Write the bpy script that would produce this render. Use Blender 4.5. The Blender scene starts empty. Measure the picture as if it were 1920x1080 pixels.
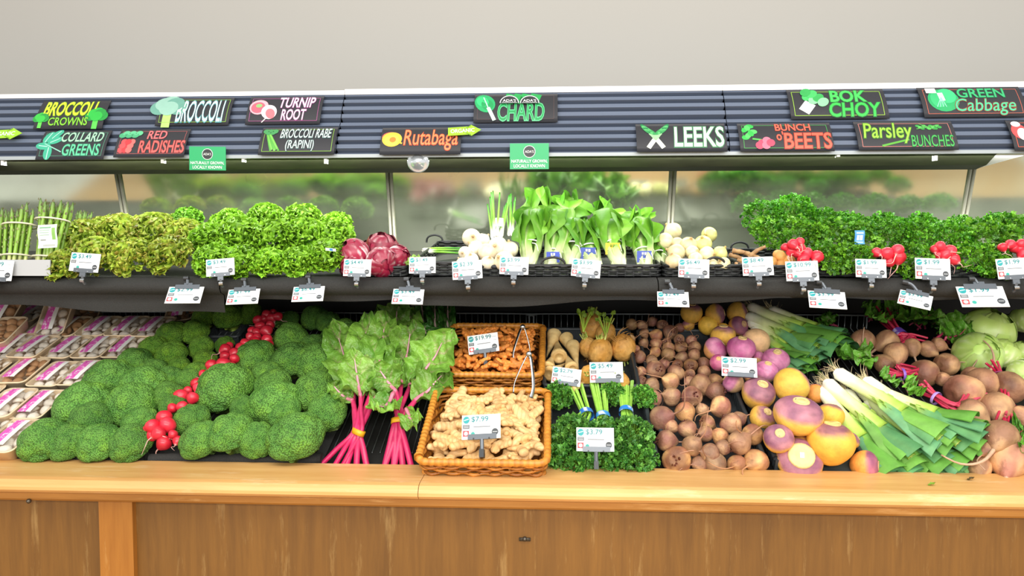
import bpy, bmesh, math, random
import numpy as np
from mathutils import Vector, Matrix, Euler

SC = bpy.context.scene
COL = SC.collection
R = math.radians
random.seed(7)

# ------------------------------------------------------------------ camera, world, lamps, exposure
F_PX = 1400.0
CAM_LOC = Vector((0, 0, 1.5))
CAM_ROT = Euler((R(90 - 2.86), 0, R(3.0)))
cam_d = bpy.data.cameras.new('camera'); cam = bpy.data.objects.new('camera', cam_d); COL.objects.link(cam)
cam.location = CAM_LOC; cam.rotation_euler = CAM_ROT
cam_d.sensor_width = 36; cam_d.lens = F_PX / 1920 * 36; cam_d.clip_start = 0.05
SC.camera = cam
SC.view_settings.view_transform = 'Standard'; SC.view_settings.look = 'None'
SC.view_settings.gamma = 1; SC.view_settings.use_curve_mapping = False
SC.view_settings.exposure = 0.45
w = bpy.data.worlds.new('store_light'); SC.world = w; w.use_nodes = True
w.node_tree.nodes['Background'].inputs[0].default_value = (1.0, 0.985, 0.95, 1)
w.node_tree.nodes['Background'].inputs[1].default_value = 0.62

def area(name, loc, target, sx, sy, energy, col=(1, 1, 1)):
    d = bpy.data.lights.new(name, 'AREA'); d.shape = 'RECTANGLE'; d.size = sx; d.size_y = sy
    d.energy = energy; d.color = col
    o = bpy.data.objects.new(name, d); COL.objects.link(o); o.location = loc
    o.rotation_euler = (Vector(target) - Vector(loc)).to_track_quat('-Z', 'Y').to_euler()
    return o
area('ceiling_and_fill_lamp', (0.2, 0.4, 3.3), (0.2, 2.4, 1.2), 5.0, 0.9, 62, (1, .97, .92))
area('ceiling_and_fill_lamp', (0.2, -1.7, 2.35), (0.2, 2.3, 1.15), 5.0, 0.8, 125, (1, .97, .92))  # added low front fill, no fixture of the store; brightens the lower deck's back
area('canopy_tube_lamp', (0.1, 2.45, 1.80), (0.1, 2.50, 1.5), 3.9, 0.04, 21, (.97, 1, .93))

_M = CAM_ROT.to_matrix()
def ray(px, py):
    return _M @ Vector(((px - 960) / F_PX, -(py - 540) / F_PX, -1))
def hit(px, py, p0, n):
    d = ray(px, py); return CAM_LOC + d * ((Vector(p0) - CAM_LOC).dot(n) / d.dot(n))
def at_y(px, py, y): return hit(px, py, (0, y, 0), Vector((0, 1, 0)))
def at_z(px, py, z): return hit(px, py, (0, 0, z), Vector((0, 0, 1)))
def depth(p): return -(_M.transposed() @ (Vector(p) - CAM_LOC)).z
def px2m(n, p): return n * depth(p) / F_PX
ALPHA = math.atan(.38)
DECK0 = Vector((0, 1.93, .915)); DECKN = Vector((0, -math.sin(ALPHA), math.cos(ALPHA)))
DECKM = Matrix.Translation(DECK0) @ Matrix.Rotation(ALPHA, 4, 'X')
def at_deck(px, py, h=0): return hit(px, py, DECK0 + DECKN * h, DECKN)
def deck_xy(px, py, h=0):
    q = DECKM.inverted() @ at_deck(px, py, h); return q.x, q.y
SHELF_Y0, SHELF_Z0, SHELF_S = 2.15, 1.412, .131
def shelf_z(y): return SHELF_Z0 + SHELF_S * (y - SHELF_Y0)

# ------------------------------------------------------------------ mesh helpers
def C(h, k=1.0):
    h = h.lstrip('#'); o = []
    for i in (0, 2, 4):
        v = int(h[i:i + 2], 16) / 255
        o.append((v / 12.92 if v <= .04045 else ((v + .055) / 1.055) ** 2.4) * k)
    return np.array(o)

class MB:
    """Collects shapes and links them as one mesh object."""
    def __init__(s): s.v = []; s.q = []; s.t = []; s.c = []; s.n = 0; s.qm = []; s.tm = []
    def add(s, V, F, col=(1, 1, 1), mat=0):
        V = np.asarray(V, float).reshape(-1, 3)
        c = np.asarray(col, float)
        if c.ndim == 1: c = np.tile(c, (len(V), 1))
        s.v.append(V); s.c.append(c)
        if not isinstance(F, (list, tuple)): F = [F]
        for f in F:
            f = np.asarray(f, int)
            if not len(f): continue
            (s.q if f.shape[1] == 4 else s.t).append(f + s.n)
            (s.qm if f.shape[1] == 4 else s.tm).append(np.full(len(f), mat))
        s.n += len(V); return s
    def box(s, x0, x1, y0, y1, z0, z1, col=(1, 1, 1), mat=0):
        V = [(x, y, z) for z in (z0, z1) for y in (y0, y1) for x in (x0, x1)]
        return s.add(V, np.array([(0, 2, 3, 1), (4, 5, 7, 6), (0, 1, 5, 4), (2, 6, 7, 3), (0, 4, 6, 2), (1, 3, 7, 5)]), col, mat)
    def tube(s, pts, rad, seg=6, col=(1, 1, 1), mat=0, flat=1.0, caps=True, closed=False):
        V, F = tube(pts, rad, seg, flat, caps, closed); 
        c = np.asarray(col, float)
        if c.ndim == 2 and len(c) == len(pts):
            c = np.repeat(c, seg, axis=0)
            if caps and not closed: c = np.vstack([c, c[:1], c[-1:]])
        return s.add(V, F, c, mat)
    def mesh(s, name, mats, smooth=True):
        me = bpy.data.meshes.new(name)
        V = np.vstack(s.v); 
        q = np.vstack(s.q) if s.q else np.zeros((0, 4), int); t = np.vstack(s.t) if s.t else np.zeros((0, 3), int)
        me.vertices.add(len(V)); me.vertices.foreach_set('co', V.ravel())
        me.loops.add(len(q) * 4 + len(t) * 3); me.loops.foreach_set('vertex_index', np.concatenate([q.ravel(), t.ravel()]))
        me.polygons.add(len(q) + len(t))
        me.polygons.foreach_set('loop_start', np.concatenate([np.arange(len(q)) * 4, len(q) * 4 + np.arange(len(t)) * 3]))
        me.polygons.foreach_set('material_index', np.concatenate(s.qm + s.tm))
        me.polygons.foreach_set('use_smooth', np.full(len(q) + len(t), smooth))
        me.update(calc_edges=True); me.validate()
        a = me.color_attributes.new('Col', 'FLOAT_COLOR', 'POINT')
        c = np.ones((len(V), 4)); c[:, :3] = np.vstack(s.c); a.data.foreach_set('color', c.ravel())
        for m in (mats if isinstance(mats, (list, tuple)) else [mats]): me.materials.append(m)
        return me
    def build(s, name, mats, parent=None, smooth=True):
        return obj(name, s.mesh(name, mats, smooth), parent)

def obj(name, me, parent=None):
    o = bpy.data.objects.new(name, me); COL.objects.link(o)
    if parent is not None: o.parent = parent
    return o
def tag(o, label, cat, group=None, kind=None):
    if label: o['label'] = label
    if cat: o['category'] = cat
    if group: o['group'] = group
    if kind: o['kind'] = kind
    return o
def thing(name, label=None, cat=None, loc=(0, 0, 0), group=None):
    o = bpy.data.objects.new(name, None); o.empty_display_size = .03; COL.objects.link(o); o.location = loc
    return tag(o, label, cat, group)
def struct(name, mb, m):
    o = mb.build(name, m, None, False); o['kind'] = 'structure'; return o

def grid(nu, nv, cu=False, cv=False):
    i = np.arange(nu if cu else nu - 1)[:, None]; j = np.arange(nv if cv else nv - 1)[None, :]
    a = i * nv + j; b = ((i + 1) % nu) * nv + j; c = ((i + 1) % nu) * nv + (j + 1) % nv; d = i * nv + (j + 1) % nv
    return np.stack([a, b, c, d], -1).reshape(-1, 4)
def tube(pts, rad, seg=6, flat=1.0, caps=True, closed=False):
    P = np.asarray(pts, float); n = len(P); rad = np.broadcast_to(np.asarray(rad, float), (n,))
    T = np.gradient(P, axis=0) if not closed else np.roll(P, -1, 0) - np.roll(P, 1, 0)
    T /= np.linalg.norm(T, axis=1)[:, None] + 1e-12
    ref = np.array([0, 0, 1.]) if abs(T[0][2]) < .9 else np.array([0, 1., 0])
    N = []; u = np.cross(ref, T[0]); u /= np.linalg.norm(u)
    for k in range(n):
        u = u - T[k] * (u @ T[k]); u /= np.linalg.norm(u) + 1e-12; N.append(u)
    N = np.array(N); B = np.cross(T, N)
    a = np.arange(seg) / seg * 2 * np.pi
    V = (P[:, None] + rad[:, None, None] * (np.cos(a)[None, :, None] * N[:, None] + flat * np.sin(a)[None, :, None] * B[:, None])).reshape(-1, 3)
    F = [grid(n, seg, closed, True)]
    if caps and not closed:
        V = np.vstack([V, P[:1], P[-1:]]); k = n * seg; j = np.arange(seg)
        F.append(np.stack([np.full(seg, k), (j + 1) % seg, j], 1))
        F.append(np.stack([np.full(seg, k + 1), (n - 1) * seg + j, (n - 1) * seg + (j + 1) % seg], 1))
    return V, F
def lathe(prof, seg=24):
    """prof: (r, z) from bottom to top, ends at r = 0."""
    p = np.asarray(prof, float); a = np.arange(seg) / seg * 2 * np.pi
    V = np.stack([p[:, 0][:, None] * np.cos(a), p[:, 0][:, None] * np.sin(a), np.repeat(p[:, 1][:, None], seg, 1)], -1).reshape(-1, 3)
    f = grid(len(p), seg, False, True)[:, ::-1]
    return V, [f]
def smooth_prof(pts, n=24):
    p = np.asarray(pts, float); m = len(p); t = np.linspace(0, m - 1, n); o = []
    for x in t:
        i = min(int(x), m - 2); f = x - i; g = lambda k: p[min(max(k, 0), m - 1)]
        a, b, c, d = g(i - 1), g(i), g(i + 1), g(i + 2)
        o.append(.5 * (2 * b + (c - a) * f + (2 * a - 5 * b + 4 * c - d) * f * f + (3 * b - a - 3 * c + d) * f ** 3))
    o = np.array(o); o[:, 0] = np.maximum(o[:, 0], 1e-5) if o.shape[1] == 2 else o[:, 0]
    return o
spline = smooth_prof
_ico = {}
def ico(sub):
    if sub not in _ico:
        bm = bmesh.new(); bmesh.ops.create_icosphere(bm, subdivisions=sub, radius=1)
        _ico[sub] = (np.array([v.co[:] for v in bm.verts]), np.array([[v.index for v in f.verts] for f in bm.faces])); bm.free()
    return _ico[sub][0].copy(), _ico[sub][1]
def fbm(P, seed, scale, octaves=3):
    rg = np.random.RandomState(seed); o = np.zeros(len(P)); amp = 1; tot = 0
    for k in range(octaves):
        for _ in range(5):
            wv = rg.normal(size=3); o += amp * np.sin(P @ wv * scale + rg.rand() * 6.28); tot += amp * .7
        amp *= .5; scale *= 2
    return o / tot
def mix(a, b, t):
    t = np.clip(np.asarray(t, float), 0, 1)[:, None]; return np.asarray(a) * (1 - t) + np.asarray(b) * t
def xf(V, loc=(0, 0, 0), rot=(0, 0, 0), sc=1.0):
    m = np.array(Euler(rot).to_matrix()); return (np.asarray(V) * np.asarray(sc)) @ m.T + np.asarray(loc)
def aim(d, up=(0, 0, 1), roll=0.0):
    """3x3 whose Y axis points along d and whose Z axis is as near to up as can be."""
    y = np.asarray(d, float); y = y / np.linalg.norm(y); z = np.asarray(up, float); z = z - y * (z @ y)
    if np.linalg.norm(z) < 1e-5: z = np.array([1., 0, 0]) - y * y[0]
    z /= np.linalg.norm(z); x = np.cross(y, z)
    c, s_ = math.cos(roll), math.sin(roll); return np.stack([x * c + z * s_, y, z * c - x * s_], 1)
def leaf(L, W, nu=12, nv=9, ruffle=.0, freq=4, cup=0., curl=0., seed=0, shape=None, edge=.0, tip=.3):
    """A leaf blade along +Y facing +Z; returns V, F, u, v."""
    rg = np.random.RandomState(seed); u = np.linspace(0, 1, nu); v = np.linspace(-1, 1, nv)
    U, Vv = np.meshgrid(u, v, indexing='ij'); ph = rg.rand(4) * 6.28
    sh = (np.sin(np.pi * np.clip(U, 0, 1) ** .75) ** .7 + tip * U * (1 - U)) if shape is None else np.interp(U, *shape)
    hw = W * sh; a = np.abs(Vv)
    wob = 1 + edge * a * np.sin(freq * 1.7 * U * 6.28 + ph[2] + np.sign(Vv))
    X = Vv * hw * wob
    Z = cup * a ** 2 * hw + ruffle * a ** 1.6 * np.sin(freq * U * 6.28 + ph[0] + 1.3 * np.sign(Vv)) + ruffle * .5 * a * np.sin(freq * 2.3 * U * 6.28 + ph[1] + 2 * Vv)
    Y = L * U + .3 * ruffle * a * np.sin(freq * 1.3 * U * 6.28 + ph[3])
    if abs(curl) > 1e-4:
        th = curl * Y / L; r = L / curl; X, Y, Z = X, (r + 0) * np.sin(th) - Z * np.sin(th), r * (1 - np.cos(th)) + Z * np.cos(th)
    return np.stack([X, Y, Z], -1).reshape(-1, 3), grid(nu, nv), U.ravel(), Vv.ravel()

# ------------------------------------------------------------------ copies
def dup(o, parent=None):
    c = o.copy(); COL.objects.link(c)
    if parent is not None: c.parent = parent
    for ch in list(o.children): dup(ch, c)
    return c
_used = set()
def put(proto, M, label, cat, group=None, color=None):
    """The first call moves the prototype itself, later calls copy it with its parts."""
    if proto.name in _used: o = dup(proto)
    else: o = proto
    _used.add(o.name); _used.add(proto.name)
    o.matrix_world = M
    tag(o, label, cat, group)
    if color is not None:
        for x in [o] + list(o.children): x.color = (*color, 1)
    return o
def frame(loc, up=(0, 0, 1), spin=0.0, s=1.0):
    q = Vector((0, 0, 1)).rotation_difference(Vector(up))
    sc = (s, s, s) if not isinstance(s, (tuple, list)) else s
    return Matrix.Translation(loc) @ q.to_matrix().to_4x4() @ Matrix.Rotation(spin, 4, 'Z') @ Matrix.Diagonal((*sc, 1))
ORD = 'first second third fourth fifth sixth seventh eighth ninth tenth eleventh twelfth thirteenth fourteenth'.split()
rnd = random.Random(11)
def rv(a, b): return rnd.uniform(a, b)

# ------------------------------------------------------------------ materials
MATS = {}
def nodes(name):
    m = bpy.data.materials.new(name); m.use_nodes = True; t = m.node_tree
    return m, t, t.nodes['Principled BSDF'], t.nodes['Material Output']
def N(t, kind, **kw):
    n = t.nodes.new('ShaderNode' + kind)
    for k, v in kw.items():
        if k.startswith('i_'):
            n.inputs[k[2:].replace('_', ' ')].default_value = v
        else: setattr(n, k, v)
    return n
def mixc(t, fac, a, b, blend='MIX'):
    n = t.nodes.new('ShaderNodeMix'); n.data_type = 'RGBA'; n.blend_type = blend
    for k, v in ((0, fac), (6, a), (7, b)):
        if hasattr(v, 'links'): t.links.new(v, n.inputs[k])
        elif k == 0: n.inputs[0].default_value = v
        else: n.inputs[k].default_value = (*v, 1) if len(v) == 3 else v
    return n.outputs[2]
def plain(name, col, rough=.6, metal=0., bump=0., bscale=80., spec=.5, var=.0, vscale=6., stretch=None):
    m, t, b, _ = nodes(name); b.inputs['Roughness'].default_value = rough; b.inputs['Metallic'].default_value = metal
    b.inputs['Specular IOR Level'].default_value = spec
    b.inputs['Base Color'].default_value = (*col, 1)
    co = N(t, 'TexCoord').outputs['Object']
    if stretch:
        mp = N(t, 'Mapping'); mp.inputs['Scale'].default_value = stretch; t.links.new(co, mp.inputs[0]); co = mp.outputs[0]
    if var:
        n = N(t, 'TexNoise', i_Scale=vscale, i_Detail=5.); t.links.new(co, n.inputs['Vector'])
        t.links.new(mixc(t, n.outputs[0], tuple(np.array(col) * (1 - var)), tuple(np.minimum(np.array(col) * (1 + var), 1))), b.inputs['Base Color'])
    if bump:
        n = N(t, 'TexNoise', i_Scale=bscale, i_Detail=3.); t.links.new(co, n.inputs['Vector'])
        bp = N(t, 'Bump', i_Strength=bump, i_Distance=.002); t.links.new(n.outputs[0], bp.inputs['Height']); t.links.new(bp.outputs[0], b.inputs['Normal'])
    return m
def veg(name, rough=.45, ns=40., na=.25, bs=120., bump=.25, dist=.002, trans=0., spec=.5, var=.15, spots=None, sss=0.):
    """Produce: the mesh's own colour, the thing's tint, a grain and a relief."""
    m, t, b, out = nodes(name)
    at = N(t, 'Attribute', attribute_name='Col'); oi = N(t, 'ObjectInfo'); co = N(t, 'TexCoord').outputs['Object']
    col = mixc(t, 1.0, at.outputs['Color'], oi.outputs['Color'], 'MULTIPLY')
    n = N(t, 'TexNoise', i_Scale=ns, i_Detail=4.); t.links.new(co, n.inputs['Vector'])
    mr = N(t, 'MapRange'); mr.inputs['From Min'].default_value = .25; mr.inputs['From Max'].default_value = .75
    mr.inputs['To Min'].default_value = 1 - na; mr.inputs['To Max'].default_value = 1 + na; t.links.new(n.outputs[0], mr.inputs[0])
    ov = N(t, 'MapRange'); ov.inputs['To Min'].default_value = 1 - var; ov.inputs['To Max'].default_value = 1 + var; t.links.new(oi.outputs['Random'], ov.inputs[0])
    mu = N(t, 'Math', operation='MULTIPLY'); t.links.new(mr.outputs[0], mu.inputs[0]); t.links.new(ov.outputs[0], mu.inputs[1])
    cb = N(t, 'CombineColor'); [t.links.new(mu.outputs[0], cb.inputs[i]) for i in range(3)]
    col = mixc(t, 1.0, col, cb.outputs[0], 'MULTIPLY')
    if spots:
        sc, c, lo, hi = spots
        n2 = N(t, 'TexNoise', i_Scale=sc, i_Detail=6., i_Roughness=.65); t.links.new(co, n2.inputs['Vector'])
        m2 = N(t, 'MapRange'); m2.inputs['From Min'].default_value = lo; m2.inputs['From Max'].default_value = hi; t.links.new(n2.outputs[0], m2.inputs[0])
        col = mixc(t, m2.outputs[0], col, tuple(c))
    t.links.new(col, b.inputs['Base Color']); b.inputs['Roughness'].default_value = rough; b.inputs['Specular IOR Level'].default_value = spec
    if sss: b.inputs['Subsurface Weight'].default_value = sss; b.inputs['Subsurface Scale'].default_value = .01
    if bump:
        n3 = N(t, 'TexNoise', i_Scale=bs, i_Detail=3.); t.links.new(co, n3.inputs['Vector'])
        bp = N(t, 'Bump', i_Strength=bump, i_Distance=dist); t.links.new(n3.outputs[0], bp.inputs['Height']); t.links.new(bp.outputs[0], b.inputs['Normal'])
    if trans:
        tr = N(t, 'BsdfTranslucent'); t.links.new(col, tr.inputs[0]); mx = N(t, 'MixShader'); mx.inputs[0].default_value = trans
        t.links.new(b.outputs[0], mx.inputs[1]); t.links.new(tr.outputs[0], mx.inputs[2]); t.links.new(mx.outputs[0], out.inputs[0])
    return m
def broc(name):
    m, t, b, out = nodes(name); b.inputs['Roughness'].default_value = .6; b.inputs['Specular IOR Level'].default_value = .3
    at = N(t, 'Attribute', attribute_name='Col'); oi = N(t, 'ObjectInfo'); co = N(t, 'TexCoord').outputs['Object']
    vo = N(t, 'TexVoronoi', i_Scale=255.); t.links.new(co, vo.inputs['Vector'])
    nz = N(t, 'TexNoise', i_Scale=28., i_Detail=3.); t.links.new(co, nz.inputs['Vector'])
    col = mixc(t, 1.0, at.outputs['Color'], oi.outputs['Color'], 'MULTIPLY')
    ov = N(t, 'MapRange'); ov.inputs['To Min'].default_value = .84; ov.inputs['To Max'].default_value = 1.16; t.links.new(oi.outputs['Random'], ov.inputs[0])
    cb = N(t, 'CombineColor'); [t.links.new(ov.outputs[0], cb.inputs[i]) for i in range(3)]
    col = mixc(t, 1.0, col, cb.outputs[0], 'MULTIPLY')
    warm = mixc(t, 1.0, col, (1.35, 1.2, .75), 'MULTIPLY'); mr = N(t, 'MapRange'); mr.inputs['From Min'].default_value = .45; mr.inputs['From Max'].default_value = .75
    t.links.new(nz.outputs[0], mr.inputs[0]); col = mixc(t, mr.outputs[0], col, warm)
    # each bud is paler at its crest, darker at its rim
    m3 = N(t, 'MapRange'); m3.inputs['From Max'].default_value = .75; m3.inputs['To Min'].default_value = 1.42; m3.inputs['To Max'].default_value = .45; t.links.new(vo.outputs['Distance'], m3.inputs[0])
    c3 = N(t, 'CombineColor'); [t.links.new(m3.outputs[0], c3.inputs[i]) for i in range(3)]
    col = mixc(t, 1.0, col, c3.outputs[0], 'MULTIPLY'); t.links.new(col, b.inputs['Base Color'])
    bp = N(t, 'Bump', i_Strength=1.0, i_Distance=.004); bp.invert = True; t.links.new(vo.outputs['Distance'], bp.inputs['Height']); t.links.new(bp.outputs[0], b.inputs['Normal'])
    return m
def wood(name, c0, c1, c2, axis='x', rough=.45):
    m, t, b, _ = nodes(name); co = N(t, 'TexCoord').outputs['Object']; mp = N(t, 'Mapping'); t.links.new(co, mp.inputs[0])
    mp.inputs['Scale'].default_value = (1.0, 14, 14) if axis == 'x' else (16, 16, 1.2)
    n = N(t, 'TexNoise', i_Scale=2.2, i_Detail=8., i_Roughness=.6, i_Distortion=.6); t.links.new(mp.outputs[0], n.inputs['Vector'])
    n2 = N(t, 'TexNoise', i_Scale=9., i_Detail=6.); t.links.new(mp.outputs[0], n2.inputs['Vector'])
    n4 = N(t, 'TexNoise', i_Scale=1.7, i_Detail=3.); t.links.new(co, n4.inputs['Vector'])
    r = N(t, 'ValToRGB'); e = r.color_ramp.elements; e[0].position = .3; e[1].position = .72
    e[0].color = (*c0, 1); e[1].color = (*c1, 1); t.links.new(n.outputs[0], r.inputs[0])
    col = mixc(t, .35, r.outputs[0], mixc(t, n2.outputs[0], tuple(np.array(c0) * .8), c1))
    # rubbed pale patches with an outline of their own
    m1 = N(t, 'Mapping'); m1.inputs['Scale'].default_value = (1.4, 6, 9) if axis == 'x' else (9, 9, 1.1); t.links.new(co, m1.inputs[0])
    n3 = N(t, 'TexNoise', i_Scale=2.4, i_Detail=9., i_Roughness=.7); t.links.new(m1.outputs[0], n3.inputs['Vector'])
    mr = N(t, 'MapRange'); mr.inputs['From Min'].default_value = .56; mr.inputs['From Max'].default_value = .74; mr.inputs['To Max'].default_value = .75; t.links.new(n3.outputs[0], mr.inputs[0])
    col = mixc(t, mr.outputs[0], col, c2)
    m5 = N(t, 'MapRange'); m5.inputs['To Min'].default_value = .72; m5.inputs['To Max'].default_value = 1.28; t.links.new(n4.outputs[0], m5.inputs[0])
    cc = N(t, 'CombineColor'); [t.links.new(m5.outputs[0], cc.inputs[i]) for i in range(3)]
    col = mixc(t, 1.0, col, cc.outputs[0], 'MULTIPLY')
    t.links.new(col, b.inputs['Base Color']); b.inputs['Roughness'].default_value = rough
    bp = N(t, 'Bump', i_Strength=.12, i_Distance=.002); t.links.new(n2.outputs[0], bp.inputs['Height']); t.links.new(bp.outputs[0], b.inputs['Normal'])
    return m

waxy = veg('waxy_skin', .32, 30, .16, 60, .06, sss=.05)
earthy = veg('earthy_skin', .6, 34, .3, 140, .5, .003, var=.25, spots=(34, C('#50321f'), .60, .80))
rooty = veg('root_skin', .6, 45, .2, 160, .35, .002)
leafy = veg('leaf_green', .42, 35, .2, 90, .3, .002, trans=.22)
crinkly = veg('crinkled_leaf', .38, 26, .3, 48, .9, .012, trans=.18)
stemmy = veg('stem_skin', .35, 60, .15, 80, .12, trans=0)
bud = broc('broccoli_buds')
cabbagey = veg('cabbage_leaf', .38, 18, .12, 40, .15, .003, sss=.08)
colm = veg('painted_colour', .5, 50, .06, 50, 0, var=0)
band_m = veg('rubber_band', .4, 60, .08, 60, 0, var=0)
wicker = veg('wicker_cane', .42, 60, .3, 150, .25, .001, var=.03)
black_plastic = plain('black_plastic', C('#1d1f20'), .45, bump=.15, bscale=120)
crate_m = plain('dark_grey_crate', C('#33383b'), .45, bump=.2, bscale=150, var=.25, vscale=30)
liner_m = plain('black_mesh_liner', C('#242422'), .8, bump=1.0, bscale=420, var=.45, vscale=260)
deck_m = plain('black_deck', C('#161514'), .6, bump=.3, bscale=60, var=.4)
steel = plain('steel', C('#b9bdc0'), .28, 1.0)
chrome_wire = plain('coated_wire', C('#9aa1a3'), .35, .5)
# ================================================================== setting and display case
wall_m = plain('painted_wall', C('#9f9d98'), .85, bump=.05, bscale=300, var=.025, vscale=1.5)
mb = MB(); mb.box(-4.5, 4.5, 3.1, 3.2, 0, 4.2); struct('wall_back', mb, wall_m)
mb = MB(); mb.box(-4.5, 4.5, -3, 3.1, -.05, 0); struct('floor', mb, plain('floor_tile', C('#d2a878'), .5, var=.1, vscale=3))

case = thing('display_case', 'long refrigerated produce case with wood front, tilted mirrors and slatted dark canopy', 'display case', (0, 1.8, 0))
def part(name, mb, m, smooth=False, parent=case, label=None):
    o = mb.build(name, m, parent, smooth); o.location = -Vector(parent.location) if parent is case else (0, 0, 0)
    if label: o['label'] = label
    return o
X0, X1 = -2.6, 2.6
def extrude(mb, prof, x0, x1, col=(1, 1, 1), nx=2, mat=0, closed=True):
    p = np.asarray(prof, float); xs = np.linspace(x0, x1, nx); n = len(p)
    V = np.array([(x, a, b) for x in xs for a, b in p]); F = [grid(nx, n, False, closed)]
    mb.add(V, F, col, mat)
    if closed:
        for k, r in ((0, 1), (nx - 1, -1)):
            c = p.mean(0); V2 = np.array([(xs[k], a, b) for a, b in p] + [(xs[k], *c)])
            j = np.arange(n); f = np.stack([np.full(n, n), j, (j + 1) % n], 1); mb.add(V2, [f if r < 0 else f[:, ::-1]], col, mat)
    return mb
wood_rail = wood('pale_maple', C('#c48f4e'), C('#dcae70'), C('#e6cda2'), 'x', .4)
wood_apron = wood('maple_apron', C('#8f5d22'), C('#b27d38'), C('#cda468'), 'x', .45)
wood_panel = wood('worn_panel', C('#5f3f17'), C('#7e5722'), C('#a98a55'), 'z', .5)
wood_post = wood('pilaster_wood', C('#8f591d'), C('#aa722d'), C('#cda566'), 'z', .45)
ZR = .937
joint = at_z(790, 900, ZR).x
rail = [(1.925, ZR - .03), (1.925, ZR), (1.775, ZR), (1.76, ZR - .003), (1.752, ZR - .010), (1.748, ZR - .018), (1.748, ZR - .026), (1.756, ZR - .034), (1.775, ZR - .036)]
for a, b_ in ((X0, joint - .0008), (joint + .0008, X1)):
    part('rail_board', extrude(MB(), rail, a, b_), wood_rail)
part('apron_strip', extrude(MB(), [(1.80, ZR - .036), (1.772, ZR - .036), (1.772, ZR - .056), (1.778, ZR - .062), (1.80, ZR - .062)], X0, X1), wood_apron)
part('front_panel', MB().box(X0, X1, 1.805, 1.83, .10, ZR - .05), wood_panel)
pa, pb = at_y(187, 1000, 1.79).x, at_y(250, 1000, 1.79).x
part('pilaster', MB().box(pa, pb, 1.788, 1.805, .1, ZR - .062), wood_post)
part('plinth', MB().box(X0, X1, 1.85, 1.9, 0, .1), black_plastic)
part('case_body', MB().box(X0, X1, 1.85, 3.0, .1, .78), black_plastic)
# little bolts in the wood
for px, py, yy in ((55, 939, 1.772), (984, 1010, 1.805)):
    p = at_y(px, py, yy); V, F = lathe([(1e-4, 0), (.006, 0), (.006, .004), (.003, .007), (1e-4, .008)], 12)
    mb = MB(); mb.add(xf(V, p, (R(90), 0, 0)), F, C('#4a4640'))
    if px > 500: mb.box(p.x - .014, p.x + .014, yy - .004, yy, p.z - .005, p.z + .003, C('#4a4640'))
    part('bolt', mb, plain('bolt_metal', C('#5a554c'), .35, .8), True)
# decks
y1 = 2.86
def dz(y): return .915 + .38 * (y - 1.93)
part('lower_deck', extrude(MB(), [(1.925, .88), (1.925, .912), (y1, dz(y1) - .003), (y1, dz(y1) - .03)], X0, X1), deck_m)
part('inner_back_panel', MB().box(X0, X1, y1, y1 + .02, 1.1, 1.52), deck_m)
part('upper_shelf', extrude(MB(), [(2.17, 1.385), (2.155, 1.41), (y1, shelf_z(y1)), (y1, shelf_z(y1) - .03)], X0, X1), deck_m)
# mirror panels and their strips
MT, MBt = (2.712, 1.836), (2.80, 1.498)
mir, t, b, _ = nodes('foggy_mirror'); b.inputs['Metallic'].default_value = 1
co = N(t, 'TexCoord').outputs['Object']; n = N(t, 'TexNoise', i_Scale=2.5, i_Detail=4.); t.links.new(co, n.inputs['Vector'])
mr = N(t, 'MapRange'); mr.inputs['From Min'].default_value = .35; mr.inputs['From Max'].default_value = .7; mr.inputs['To Min'].default_value = .07; mr.inputs['To Max'].default_value = .17
t.links.new(n.outputs[0], mr.inputs[0]); t.links.new(mr.outputs[0], b.inputs['Roughness']); b.inputs['Base Color'].default_value = (.80, .86, .70, 1)
fog = N(t, 'BsdfDiffuse'); fog.inputs[0].default_value = (.50, .56, .40, 1); mxs = N(t, 'MixShader'); t.links.new(b.outputs[0], mxs.inputs[1]); t.links.new(fog.outputs[0], mxs.inputs[2])
m2 = N(t, 'MapRange'); m2.inputs['From Min'].default_value = .3; m2.inputs['From Max'].default_value = .75; m2.inputs['To Min'].default_value = .10; m2.inputs['To Max'].default_value = .38; t.links.new(n.outputs[0], m2.inputs[0]); t.links.new(m2.outputs[0], mxs.inputs[0]); t.links.new(mxs.outputs[0], t.nodes['Material Output'].inputs[0])
def at_mirror(px, py):
    d = Vector((0, MBt[0] - MT[0], MBt[1] - MT[1])); nn = d.cross(Vector((1, 0, 0))).normalized(); return hit(px, py, (0, *MT), nn)
cuts = [X0] + [at_mirror(px, 390).x for px in (236, 730, 1262, 1815)] + [X1]
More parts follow.
